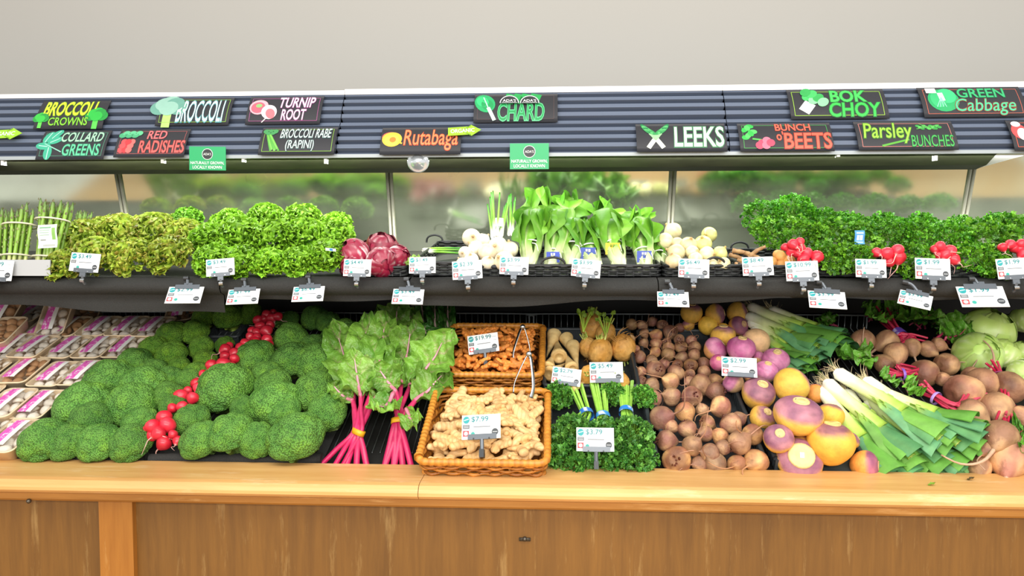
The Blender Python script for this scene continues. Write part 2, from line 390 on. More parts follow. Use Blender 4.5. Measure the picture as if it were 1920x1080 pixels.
# strip feet and heads read off the glass
strips = [((203, 322), (256, 425)), ((719, 318), (748, 458)), ((1270, 316), (1247, 450)), ((1848, 308), (1780, 428))]
ang = math.atan2(MT[0] - MBt[0], MT[1] - MBt[1])
for i in range(5):
    mb = MB(); x0, x1 = cuts[i] + .002, cuts[i + 1] - .002
    mb.add([(x0, *MBt), (x1, *MBt), (x1, *MT), (x0, *MT), (x0, MBt[0] + .006, MBt[1] + .003), (x1, MBt[0] + .006, MBt[1] + .003), (x1, MT[0] + .006, MT[1] + .003), (x0, MT[0] + .006, MT[1] + .003)],
           np.array([(0, 1, 2, 3), (5, 4, 7, 6), (3, 2, 6, 7), (1, 0, 4, 5), (0, 3, 7, 4), (2, 1, 5, 6)]))
    part('mirror_panel', mb, mir)
strip_m = plain('mirror_strip', C('#b9b7a6'), .4, .5)
for (ax, ay), (bx, by) in strips:
    x = at_mirror((ax + bx) / 2, (ay + by) / 2).x
    d = np.array([0, MBt[0] - MT[0], MBt[1] - MT[1]]); 
    a = np.array([x, *MT]); e = a + d; mb = MB(); nn = np.array([0, -.85, -.52]) * .006
    for off in (-.007, .007):
        P = [a + nn * .5 + [off, 0, 0], e + nn * .5 + [off, 0, 0]]; mb.tube(P, .0065, 6, (1, 1, 1))
    part('mirror_strip', mb, strip_m, True)
# canopy: white top edge, three slatted panels in two curved tiers, black lip
FT, FB = (2.545, 2.030), (2.42, 1.812)
cx = [X0, at_y(640, 240, 2.48).x, at_y(1360, 230, 2.48).x, X1]
can_m = plain('slate_slats', C('#586274'), .42, bump=.1, bscale=200, var=.18, vscale=3, stretch=(.6, 20, 20))
trim_m = plain('white_trim', C('#e9e9ea'), .4)
def face(t, o=0.0):
    """Point of the canopy face, t = 0 top to 1 bottom; each tier bellies out a little."""
    y = FT[0] + (FB[0] - FT[0]) * t; z = FT[1] + (FB[1] - FT[1]) * t
    belly = .006 * math.sin(math.pi * ((t * 2) % 1.0))
    return y - (belly + o) * .867, z + (belly + o) * .497
prof = []
for tier in range(2):
    for k in range(4):
        for f, o in ((.0, -.008), (.08, .011), (.58, .012), (.66, -.010), (.96, -.014)):
            prof.append(face((tier + (k + f) / 4.08) / 2, o))
    prof.append(face((tier + .985) / 2, .006))
prof += [(FB[0] + .0, FB[1] - .006), (FB[0] + .03, FB[1] - .004)]
for i in range(3):
    p2 = prof + [(2.60, FB[1] + .005), (2.66, FT[1])]
    part('slatted_panel', extrude(MB(), p2, cx[i] + .0015, cx[i + 1] - .0015), can_m)
for i in range(3):
    dzz = .004 if i else 0
    part('top_trim', MB().box(cx[i] + .001, cx[i + 1] - .001, 2.525, 2.69, FT[1] - .002, FT[1] + .012 + dzz), trim_m)
part('lower_trim', MB().box(X0, X1, 2.412, 2.424, FB[1] - .010, FB[1] + .001), plain('trim_grey', C('#9aa2a6'), .4))
lip_m = plain('dirty_black_lip', C('#2a2c1c'), .5, var=.7, vscale=9, stretch=(1, 4, 4))
xe = at_y(1850, 300, 2.5).x
part('lamp_housing', extrude(MB(), [(2.44, 1.808), (2.50, 1.776), (2.56, 1.768), (2.60, 1.776), (2.60, 1.83), (2.46, 1.82)], X0, xe), lip_m)
part('canopy_underside', MB().box(X0, X1, 2.60, 2.74, 1.838, 1.848), lip_m)
mb = MB(); mb.add([(xe, 2.44, 1.806), (xe, 2.56, 1.770), (xe + .09, 2.44, 1.806), (xe + .09, 2.46, 1.80), (xe, 2.56, 1.80), (xe + .09, 2.46, 1.81)], [np.array([(0, 1, 3, 2), (1, 4, 5, 3)]), np.array([(0, 4, 1)])])
part('end_bracket', mb, trim_m)
# clips and round sensor under the canopy
for px, py in ((8, 306), (307, 302), (458, 300), (612, 303), (1752, 297), (1570, 290)):
    p = at_y(px, py, 2.43); part('hook', MB().box(p.x - .005, p.x + .005, 2.42, 2.434, p.z - .008, p.z + .008), trim_m)
p = at_y(785, 303, 2.43); V, F = lathe([(1e-4, 0), (.02, 0), (.034, .004), (.036, .010), (.031, .012), (.026, .011), (.020, .022), (1e-4, .03)], 28)
mb = MB(); mb.add(xf(V, p, (R(100), 0, 0)), F)
part('round_sensor', mb, plain('sensor_glass', C('#cfd6dc'), .15, .6), True)
# rolled mesh liner over the front of the upper shelf, its hem hanging unevenly
def liner(px0, px1, seed, drop):
    mb = MB(); xs = np.linspace(at_y(px0, 530, 2.15).x, at_y(px1, 530, 2.15).x, 60); V = []
    rg = np.random.RandomState(seed); ph = rg.rand(4) * 6.28
    for x in xs:
        b = .004 * math.sin(9 * x + ph[0]) + .003 * math.sin(23 * x + ph[1]); hm = drop + .012 * math.sin(3.1 * x + ph[2]) + .006 * math.sin(11 * x + ph[3])
        for y, z in ((2.40, shelf_z(2.40) + .004), (2.26, shelf_z(2.26) + .004), (2.185, 1.420), (2.16, 1.424 + b * .3), (2.135, 1.418 + b * .5), (2.122, 1.405 + b), (2.120, 1.390), (2.128, 1.377), (2.146, 1.372), (2.152, 1.366), (2.15 + b * .5, 1.366 - hm * .5), (2.153 + b, 1.366 - hm)):
            V.append((x, y, z))
    mb.add(V, [grid(60, 12)]); return mb
lin = []
for k, (a, b_, d, lab) in enumerate(((-120, 420, .045, 'black mesh liner sagging over the shelf edge under the red lettuce'), (420, 770, .02, 'black mesh liner rolled over the shelf edge under the green lettuce'),
        (770, 1232, .022, 'black mesh liner rolled over the shelf edge under the bok choy'), (1232, 2060, .012, 'black mesh liner rolled over the shelf edge under the parsley and radishes'))):
    tag(liner(a + 1, b_ - 1, k, d).build('shelf_liner', liner_m), lab, 'shelf liner', 'mesh liners on the upper shelf')
# grey plastic lip in front of the asparagus
p0, p1 = at_y(-60, 500, 2.118), at_y(96, 500, 2.118); zt, zb = at_y(40, 487, 2.118).z, at_y(40, 517, 2.118).z
mb = MB(); extrude(mb, [(2.112, zb), (2.116, zb), (2.20, zb + .004), (2.20, zb + .007), (2.116, zb + .004), (2.118, zt), (2.114, zt)], p0.x, p1.x)
tag(mb.build('shelf_lip', plain('grey_plastic', C('#a9acae'), .4), None, False), 'grey plastic shelf lip holding back the asparagus bunches', 'shelf lip')
# wire racks along the back of the lower deck
def wire_rack(px0, px1, label, s0=.70, s1=.86, hh=.052):
    xa, xb = deck_xy(px0, 605, .05)[0] + .006, deck_xy(px1, 605, .05)[0] - .006
    o = thing('wire_rack', label, 'wire rack', (0, 0, 0), 'wire racks on the lower deck'); o.matrix_world = DECKM
    mb = MB(); n = max(4, int((xb - xa) / .022))
    for x in np.linspace(xa + .01, xb - .01, n): mb.tube([(x, s0 - .62, .004), (x, s0, .004), (x, s1 - .01, .006), (x, s1, hh)], .0016, 5)
    mb.build('grille', chrome_wire, o)
    mb = MB(); P = spline([(xa, s1 - .012, .006), (xa, s1, hh - .01), (xa + .012, s1 + .001, hh), (xb - .012, s1 + .001, hh), (xb, s1, hh - .01), (xb, s1 - .012, .006)], 40)
    mb.tube(P, .0032, 6); mb.build('top_rail', chrome_wire, o)
    return o
wire_rack(150, 400, 'wire rack behind the mushroom trays')
wire_rack(400, 690, 'wire rack behind the broccoli and beside the chard')
wire_rack(700, 994, 'wire rack behind the turmeric basket')
wire_rack(997, 1300, 'wire rack behind the parsnips and celery roots')
wire_rack(1300, 1640, 'wire rack behind the back leeks and rutabagas')
# ================================================================== produce builders (each makes one thing at the origin)
def child(me, parent, M, name=None):
    """A part given by its mesh, placed in the world, under a parent that is only moved (not turned)."""
    o = obj(name or me.name, me, parent); o.matrix_basis = Matrix.Translation(parent.location).inverted() @ M; return o
def smoothstep(a, b, x):
    t = np.clip((x - a) / (b - a), 0, 1); return t * t * (3 - 2 * t)

# ---- broccoli crown, radius 7 cm
def broccoli(seed, yellow=0.0):
    rg = np.random.RandomState(seed); V, F = ico(5)
    NL = 13; L = rg.normal(size=(NL, 3)); L[:, 2] = np.abs(L[:, 2]) * 1.1 - .25; L /= np.linalg.norm(L, axis=1)[:, None]
    for _ in range(14):   # spread the florets evenly
        D = L[:, None] - L[None]; d2 = (D ** 2).sum(-1) + 1e-3; L = L + .03 * (D / d2[..., None] ** 1.5).sum(1) / NL; L[:, 2] = np.maximum(L[:, 2], -.35); L /= np.linalg.norm(L, axis=1)[:, None]
    size = 1 + .16 * rg.randn(NL)
    d = np.arccos(np.clip(V @ L.T, -1, 1)) / size[None]; s = np.sort(d, 1)
    r = .93 + .07 * np.exp(-(s[:, 0] / .42) ** 2) - .034 * np.exp(-((s[:, 1] - s[:, 0]) / .15) ** 2)
    r += .045 * fbm(V, seed, 1.6, 2) + .014 * fbm(V, seed + 1, 9, 2) + .006 * fbm(V, seed + 2, 26, 2)
    r *= 1 - .5 * smoothstep(.05, -.7, V[:, 2])
    P = V * r[:, None] * [1, 1 + .08 * rg.randn(), .82] * .07
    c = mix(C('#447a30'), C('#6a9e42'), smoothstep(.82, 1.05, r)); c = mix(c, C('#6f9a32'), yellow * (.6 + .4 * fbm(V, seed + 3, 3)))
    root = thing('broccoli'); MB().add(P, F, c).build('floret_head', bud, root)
    mb = MB(); mb.tube(spline([(0, 0, -.025), (.002, 0, -.04), (.003, .002, -.056)], 6), [.026, .022, .021, .021, .021, .021], 12, C('#8fb05a'))
    for a in range(4):
        t = a * 1.6 + seed; mb.tube([(0, 0, -.06), (.02 * math.cos(t), .02 * math.sin(t), -.045), (.04 * math.cos(t), .04 * math.sin(t), -.02)], [.011, .01, .009], 7, C('#86aa50'))
    mb.build('stalk', stemmy, root); return root

# ---- round roots from a profile
def root_mesh(name, prof, R_, seed, colf, mat, seg=28, lump=.05, rows=22):
    V, F = lathe(smooth_prof(prof, rows), seg); N_ = V / (np.linalg.norm(V, axis=1)[:, None] + 1e-9)
    V = V * (1 + lump * fbm(V, seed, 1.7, 2) + lump * .3 * fbm(V, seed + 5, 6, 2))[:, None]
    return MB().add(V * R_, F, colf(V, N_)).mesh(name, mat)
BEETP = [(.0, -1.28), (.12, -1.12), (.42, -.86), (.86, -.38), (1.0, .12), (.84, .6), (.46, .84), (.3, .88), (.0, .84)]
def beet_mesh(seed, pink=.4, name='body'):
    def cf(V, n):
        c = mix(C('#8f7050'), C('#8a584c'), .5 + .5 * fbm(V, seed, 1.6) + pink - .4)
        c = mix(c, C('#cba878'), smoothstep(-.3, .7, fbm(V, seed + 2, 2.5)) * .75)
        return mix(c, C('#5a3422'), smoothstep(.5, .85, V[:, 2] + .25 * fbm(V, seed + 9, 4)) * .75)
    return root_mesh(name, BEETP, .033, seed, cf, earthy, 22, .07)
def tail_mesh(seed, L=.09, name='taproot', r=.0028, col='#a87f63', z0=-.036):
    rg = np.random.RandomState(seed); a = rg.rand() * 6.28; k = rg.uniform(.4, 1.0)
    P = [(0, 0, z0 + .006), (0, 0, z0 - .006)] + [(L * k * t * t * math.cos(a + t), L * k * t * t * math.sin(a + t), z0 - .008 - L * t * (1 - .35 * k * t)) for t in (.25, .5, .75, 1)]
    P = spline(P, 14); return MB().tube(P, np.linspace(r, r * .25, 14), 6, C(col)).mesh(name, rooty)
def beet(seed, pink):
    o = thing('beet'); obj('body', beet_mesh(seed, pink), o)
    obj('taproot', tail_mesh(seed), o)
    mb = MB()
    rg = np.random.RandomState(seed)
    for k in range(9):
        a = rg.rand() * 6.28; q = .009 * rg.rand() ** .5; mb.tube([(q * math.cos(a), q * math.sin(a), .025), (q * 1.5 * math.cos(a + .3), q * 1.5 * math.sin(a + .3), .030 + .006 * rg.rand())], [.0034, .0018], 6, mix(C('#6e3a38'), C('#5a3a26'), [rg.rand()])[0])
    mb.build('stem_stub', stemmy, o); return o
RUTP = [(.0, -.98), (.2, -.94), (.55, -.78), (.9, -.36), (1.02, .12), (.9, .52), (.6, .78), (.3, .87), (.2, .88), (.0, .86)]
def rutabaga(seed, top='#6e4552', low='#d19a3c', line=.12, name='rutabaga', pale='#c98a8e', scar_r=.34):
    def cf(V, n):
        f = V[:, 2] + .22 * fbm(V, seed, 1.3, 2) + .06 * fbm(V, seed + 1, 7, 2)
        c = mix(C(low), mix(C(top), C(pale), .35 + .6 * fbm(V, seed + 4, 3)), smoothstep(line - .10, line + .22, f)); c = mix(c, c * .72, smoothstep(.86, .99, np.sin(V[:, 2] * 30 + 2 * fbm(V, seed + 2, 2))) * smoothstep(.2, .6, V[:, 2]))
        return mix(c, C('#8a5a2c'), smoothstep(.5, 1, fbm(V, seed + 7, 4)) * .35)
    o = thing(name); obj('body', root_mesh('body', RUTP, .055, seed, cf, rooty, 32, .035, 26), o)
    V, F = lathe([(scar_r * 1.02, .80), (scar_r, .915), (scar_r * .8, .928), (scar_r * .78, .920), (scar_r * .5, .926), (scar_r * .48, .934), (1e-4, .936)], 22)
    V = V * .055 * (1 + .04 * fbm(V, seed, 5, 1))[:, None]
    c = mix(C('#dabd80'), C('#a98052'), smoothstep(.0, .9, fbm(V * 18, seed + 3, 2)) * .5 + (np.hypot(V[:, 0], V[:, 1]) > scar_r * .05) * .35)
    MB().add(V, F, c).build('crown_scar', rooty, o); return o
ONP = [(.0, -.9), (.25, -.9), (.7, -.66), (1.0, -.05), (.86, .52), (.42, .86), (.16, 1.02), (.12, 1.22), (.0, 1.2)]
def onion(seed, c0='#e6ddb8', c1='#cdb98a', name='onion'):
    def cf(V, n):
        a = np.arctan2(V[:, 1], V[:, 0]); c = mix(C(c0), C(c1), .35 + .3 * np.sin(a * 9 + seed) * smoothstep(1.1, 0, np.abs(V[:, 2])) + .4 * fbm(V, seed, 2))
        return mix(c, C('#b58f55'), smoothstep(.8, 1.1, V[:, 2]) * .8)
    o = thing(name); obj('bulb', root_mesh('bulb', ONP, .035, seed, cf, waxy, 26, .03), o)
    mb = MB()
    for k in range(9):
        a = k * .7; mb.tube([(.004 * math.cos(a), .004 * math.sin(a), -.03), (.008 * math.cos(a), .008 * math.sin(a), -.036)], [.0008, .0004], 4, C('#b9a070'))
    mb.build('root_hair', rooty, o); return o
def potato(seed, c0='#d8a55a', name='potato'):
    V, F = ico(4); V = V * (1 + .09 * fbm(V, seed, 1.4, 2))[:, None] * [1, .78, .72] * .036
    return MB().add(V, F, mix(C(c0), C('#b98545'), .4 + .5 * fbm(V * 30, seed + 1, 2))).build(name, rooty)
def radish_mesh(seed):
    P = [(.0, -1.1), (.1, -1.02), (.45, -.8), (.92, -.2), (.98, .25), (.75, .7), (.3, .92), (.0, .95)]
    V, F = lathe(smooth_prof(P, 16), 20); V = V * (1 + .05 * fbm(V, seed, 1.5, 2))[:, None]
    c = mix(C('#c3152b'), C('#d8384a'), .4 + .5 * fbm(V, seed, 2)); c = mix(c, C('#e9b9b4'), smoothstep(-.88, -1.05, V[:, 2]))
    mb = MB().add(V * .0165, F, c)
    rg = np.random.RandomState(seed); a = rg.rand() * 6.28
    Q = spline([(0, 0, -.0165), (.002 * math.cos(a), .002 * math.sin(a), -.025), (.012 * math.cos(a), .012 * math.sin(a), -.036), (.02 * math.cos(a + 1), .02 * math.sin(a + 1), -.05)], 10)
    mb.tube(Q, np.linspace(.0017, .0004, 10), 5, C('#d9a9a0')); return mb.mesh('radish', waxy)
RADM = [radish_mesh(s) for s in range(5)]
def parsnip(seed):
    P = [(.0, -2.9), (.06, -2.6), (.2, -1.6), (.42, -.5), (.66, .35), (.72, .72), (.5, .95), (.3, .9), (.0, .82)]
    cf = lambda V, n: mix(mix(C('#e2c98f'), C('#d0a65f'), .4 + .5 * fbm(V, seed, 2)), C('#a97f3f'), (np.sin(V[:, 2] * 26 + fbm(V, seed, 3)) > .93) * .35 + smoothstep(.85, .9, V[:, 2]) * .6)
    return obj('parsnip', root_mesh('parsnip', P, .036, seed, cf, rooty, 20, .035, 34))
def celeriac(seed):
    rg = np.random.RandomState(seed); V, F = ico(5); K = rg.normal(size=(60, 3)); K /= np.linalg.norm(K, axis=1)[:, None]
    d = np.arccos(np.clip(V @ K.T, -1, 1)).min(1); r = 1 + .08 * fbm(V, seed, 2) + .035 * np.exp(-(d / .09) ** 2) + .02 * fbm(V, seed + 2, 12, 2)
    P = V * r[:, None] * [1, .95, 1.12] * .052
    c = mix(C('#c98a30'), C('#e2b56a'), .40 + .5 * fbm(V, seed + 1, 2.2)); c = mix(c, C('#8a5520'), np.exp(-(d / .05) ** 2) * .6 + smoothstep(-.3, -1, V[:, 2]) * .45)
    o = thing('celery_root'); MB().add(P, F, c).build('body', rooty, o)
    mb = MB()
    for k in range(14):
        a = rg.rand() * 6.28; q = rg.uniform(.01, .03); z = -.05 - rg.rand() * .006
        mb.tube(spline([(q * math.cos(a), q * math.sin(a), z + .012), (1.3 * q * math.cos(a + .5), 1.3 * q * math.sin(a + .5), z - .004), (2 * q * math.cos(a + 1.2), 2 * q * math.sin(a + 1.2), z - .006 - .012 * rg.rand())], 7), np.linspace(.0022, .0007, 7), 5, C('#b07f3c'))
    mb.build('rootlets', rooty, o)
    mb = MB()
    for k in range(9):
        a = k * .7 + seed; q = .004 + .012 * rg.rand(); mb.tube([(q * math.cos(a), q * math.sin(a), .05), (1.6 * q * math.cos(a), 1.6 * q * math.sin(a), .066 + .02 * rg.rand())], [.0038, .003], 7, mix(C('#8fae3a'), C('#c9cf7a'), [rg.rand()])[0])
    mb.build('stem_stub', stemmy, o); return o

# ---- knobbly rhizomes: overlapping balls fused into one skin
def rhizome(name, seed, thick, fingers, cols, vox, mat):
    rg = np.random.RandomState(seed); mb = MB(); Vs, Fs = ico(2)
    def limb(p, d, L, r):
        n = max(2, int(L / (r * .7)))
        for k in range(n + 1):
            q = p + d * L * k / n; rr = r * (1.08 - .18 * abs(math.sin(k * 1.9 + seed))) * (.85 if k == n else 1)
            mb.add(Vs * rr * [1, 1, .85] + q, Fs); d = d + rg.normal(size=3) * .12 * [1, 1, .4]; d /= np.linalg.norm(d)
        return p + d * L, d
    d = np.array([1., rg.uniform(-.3, .3), 0]); d /= np.linalg.norm(d); L = thick * rg.uniform(3.2, 4.6); p = -d * L / 2
    limb(p, d, L, thick)
    for k in range(fingers):
        t = rg.uniform(.1, .95); q = p + d * L * t; sd = rg.choice([-1, 1]); a = rg.uniform(.7, 1.5) * sd
        e = np.array([d[0] * math.cos(a) - d[1] * math.sin(a), d[0] * math.sin(a) + d[1] * math.cos(a), rg.uniform(-.2, .35)]); e /= np.linalg.norm(e)
        limb(q, e, thick * rg.uniform(1.3, 2.4), thick * rg.uniform(.62, .85))
    me = mb.mesh('tmp', mat); o = obj('tmp', me)
    m = o.modifiers.new('r', 'REMESH'); m.mode = 'VOXEL'; m.voxel_size = vox; m.use_smooth_shade = True
    s = o.modifiers.new('s', 'SMOOTH'); s.factor = .5; s.iterations = 3
    ev = o.evaluated_get(bpy.context.evaluated_depsgraph_get()); m2 = ev.to_mesh()
    V = np.empty(len(m2.vertices) * 3); m2.vertices.foreach_get('co', V); V = V.reshape(-1, 3)
    F4 = np.array([p.vertices[:] for p in m2.polygons if len(p.vertices) == 4]); F3 = np.array([p.vertices[:] for p in m2.polygons if len(p.vertices) == 3])
    ev.to_mesh_clear(); bpy.data.objects.remove(o); bpy.data.meshes.remove(me)
    ring = smoothstep(.55, 1., np.sin(V[:, 0] / thick * 8 + 2 * fbm(V / thick, seed, .8)))
    c = mix(C(cols[0]), C(cols[1]), .5 + .6 * fbm(V / thick, seed + 1, 1.1)); c = mix(c, C(cols[2]), ring * .45)
    V = V + .0
    return MB().add(V, [F for F in (F4, F3) if len(F)], c).build(name, mat)

# ---- leafy things
def frilly(n, Rr, L, W, ruf, fr, seed, c_in, c_out, edge=.12, nu=11, nv=13, spread=1.5, c_edge=None, curl=.7, squash=.8):
    """A head of frilled leaves opening over a dome that faces +Z."""
    rg = np.random.RandomState(seed); mb = MB()
    for k in range(n):
        t = (k + .5) / n; th = spread * math.sqrt(t); ph = k * 2.39996 + rg.rand() * .5
        d = np.array([math.sin(th) * math.cos(ph), math.sin(th) * math.sin(ph), math.cos(th)])
        l = L * rg.uniform(.8, 1.12); V, F, u, v = leaf(l, W * rg.uniform(.75, 1.15), nu, nv, ruf, fr * rg.uniform(.8, 1.25), .25, curl * rg.uniform(.2, 1.3), seed * 100 + k, ([0, .15, .5, .8, 1], [.12, .3, .85, 1, .62]), edge)
        A = aim(d, np.array([-d[1], d[0], .3]) if th < .5 else np.array([0, 0, 1.]) + .3 * rg.normal(size=3), rg.uniform(-.9, .9))
        P = V @ A.T + d * (Rr - l) ; P[:, 2] *= squash
        c = mix(C(c_in), C(c_out), smoothstep(.35, 1, u) * .7 + .3 * np.abs(v)) * rg.uniform(.78, 1.18)
        if c_edge: c = mix(c, C(c_edge), smoothstep(.45, 1., u) * (.25 + .65 * np.abs(v)) * max(0, rg.uniform(-.3, .9)))
        c = mix(c, C('#c9dba0'), smoothstep(.10, .0, np.abs(v)) * (1 - u) * .8)
        mb.add(P, F, c)
    return mb
def parsley_mesh(seed, n=170, Rr=.075, size=.017, c0='#2f6a1c', c1='#5f9d2a', lobes=3, flat=.75):
    rg = np.random.RandomState(seed); mb = MB(); fan = np.array([(0, 0, 0), (-.36, .42, .05), (-.52, .8, .0), (-.2, .84, .08), (0, 1.08, .02), (.2, .84, .08), (.52, .8, .0), (.36, .42, .05)])
    FT_ = np.array([(0, i, i + 1) for i in range(1, 7)])[:, ::-1]; VV = []; FF = []; CC = []; nn = 0
    for k in range(n):
        th = 1.6 * math.sqrt(rg.rand()); ph = rg.rand() * 6.283; d = np.array([math.sin(th) * math.cos(ph), math.sin(th) * math.sin(ph), math.cos(th) * flat])
        p = d * Rr * rg.uniform(.72, 1.08); shade = rg.uniform(.7, 1.25); c = mix(C(c0), C(c1), [rg.rand()])[0] * shade
        base = aim(d + .8 * rg.normal(size=3), d + .5 * rg.normal(size=3))
        for j in range(lobes):
            a = (j - (lobes - 1) / 2) * 1.0; s = size * rg.uniform(.7, 1.15) * (1.1 if j == (lobes - 1) // 2 else .85)
            V = fan * s; V[:, 2] += s * .25 * rg.normal(size=8) * (np.arange(8) > 0)
            q = xf(V, (0, 0, 0), (0, 0, a)); q[:, 1] += s * .25
            VV.append(q @ base.T + p); FF.append(FT_ + nn); nn += 8; CC.append(np.tile(c * np.linspace(.85, 1.1, 8)[:, None], 1))
        if k % 4 == 0: mb.tube([d * Rr * .15, d * Rr * .6 + rg.normal(size=3) * .006, p], [.0013, .0011, .0007], 4, C('#7fae3a'))
    mb.add(np.vstack(VV), np.vstack(FF), np.vstack(CC)); return mb

def chard_leaf_mesh(seed, Ls, L, W, curl=.5, ruf=.014, green='#86b545', dark='#417a22', stem='#c2245c', nu=34, nv=25, bend=0.):
    rg = np.random.RandomState(seed); V, F, u, v = leaf(L, W, nu, nv, ruf, 2.6, .35, curl, seed, ([0, .05, .12, .22, .35, .5, .65, .78, .88, .95, 1], [.08, .3, .58, .82, .97, 1, .93, .78, .55, .3, .03]), .10)
    V = V + np.stack([0 * u, 0 * u, .007 * np.sin(v * 11 + u * 30) * (1 - np.abs(v)) + .009 * fbm(V * 40, seed, 1.8, 3)], 1)
    c = mix(C(green), C(dark), .4 + .6 * fbm(V * 14, seed, 1.6)); c = mix(c, C('#a9bf7a'), smoothstep(.5, 1, fbm(V * 20, seed + 1, 1.5)) * .35)
    vein = smoothstep(.10, .03, np.abs(v)) * .0 + smoothstep(.82, .97, np.sin(u * 34 - np.abs(v) * 9)) * smoothstep(.9, .1, np.abs(v)) * .45
    c = mix(c, C('#c98a98'), vein); mb = MB().add(V, F, c)
    # the rib runs from the stalk into the blade
    mid = V.reshape(nu, nv, 3)[:, nv // 2]; mid = spline(mid[::max(2, nu // 5)], nu); P = np.vstack([[(bend * (t ** 2) * Ls, -Ls * t, -.004 * t) for t in np.linspace(1, .08, 9)], mid[: int(nu * .85)] + [0, 0, .007]])
    n = len(P); r = np.concatenate([np.linspace(.0085, .0075, 9), np.linspace(.0068, .0012, n - 9)])
    cc = mix(C(stem), C('#d8a0ac'), np.concatenate([np.linspace(0, .25, 9), np.linspace(.4, 1, n - 9)]))
    return mb, P, r, cc
def bok_leaf_mesh(seed, L=.24, W=.055, curl=.5, dark=.0):
    V, F, u, v = leaf(L, W, 22, 11, .004, 2.2, .55, curl, seed, ([0, .12, .3, .45, .55, .7, .85, .95, 1], [.42, .46, .40, .30, .62, 1.3, 1.2, .7, .1]), .05)
    c = mix(C('#e3e8c4'), C('#a9c873'), smoothstep(.05, .45, u)); g = mix(C('#82ba36'), C('#4c9024'), .4 + dark + .5 * fbm(V * 16, seed, 1.5))
    c = mix(c, g, smoothstep(.42, .56, u + .12 * np.abs(v))); c = mix(c, C('#cfe0a0'), smoothstep(.11, .03, np.abs(v)) * smoothstep(1, .5, u))
    c = mix(c, C('#bcd68a'), smoothstep(.8, 1, np.sin(u * 30 - np.abs(v) * 8)) * smoothstep(.5, .6, u) * .35)
    return MB().add(V, F, c).mesh('leaf', leafy)
def wrap_head(name, seed, Rr, n, c0, c1, cv, vein=.5, mat=None, flare=.10, core=None, ratio=.9):
    """A tight head: a heart and leaves wrapped round it, ribs fanning from the foot."""
    rg = np.random.RandomState(seed); o = thing(name); Vc, Fc = ico(4)
    MB().add(Vc * Rr * .93 * [1, 1, ratio], Fc, mix(C(c0), C(c1), .5 + .5 * fbm(Vc, seed, 2))).build('heart', mat, o)
    for k in range(n):
        nu, nv = 18, 19; u = np.linspace(0, 1, nu)[:, None]; v = np.linspace(-1, 1, nv)[None]; az = k * 2.39996 + rg.rand() * .4; tilt = rg.uniform(.0, .35)
        th = np.pi * (1.0 - (.62 + tilt) * u) + 0 * v; wv = 1.25 * np.sin(np.pi * np.clip(u, .03, 1) * .62) ** .6
        ph = az + v * wv; rr = Rr * (.96 + .022 * k * .7 + flare * smoothstep(.6, 1, u) * (.3 + np.abs(v)) + .025 * np.sin(ph * 7 + k) * u * np.abs(v) + .012 * np.sin(u * 14 + v * 5 + k))
        V = np.stack([rr * np.sin(th) * np.cos(ph), rr * np.sin(th) * np.sin(ph), rr * np.cos(th) * ratio], -1).reshape(-1, 3)
        U = (u + 0 * v).ravel(); Vv = (v + 0 * u).ravel()
        c = mix(C(c0), C(c1), .4 + .6 * fbm(V / Rr, seed + k, 1.8)) * rg.uniform(.88, 1.1)
        rib = np.maximum(smoothstep(.16, .04, np.abs(Vv) * (1.2 - .3 * U)) * smoothstep(1.05, .55, U), smoothstep(.74, .98, np.sin(U * 9 - np.abs(Vv) * 14)) * .6 * smoothstep(.97, .6, U))
        c = mix(c, C(cv), np.clip(rib * vein * 1.6 + vein * .8 * smoothstep(.35, .0, U), 0, 1))
        MB().add(V, grid(nu, nv), c).build('leaf', mat, o)
    return o

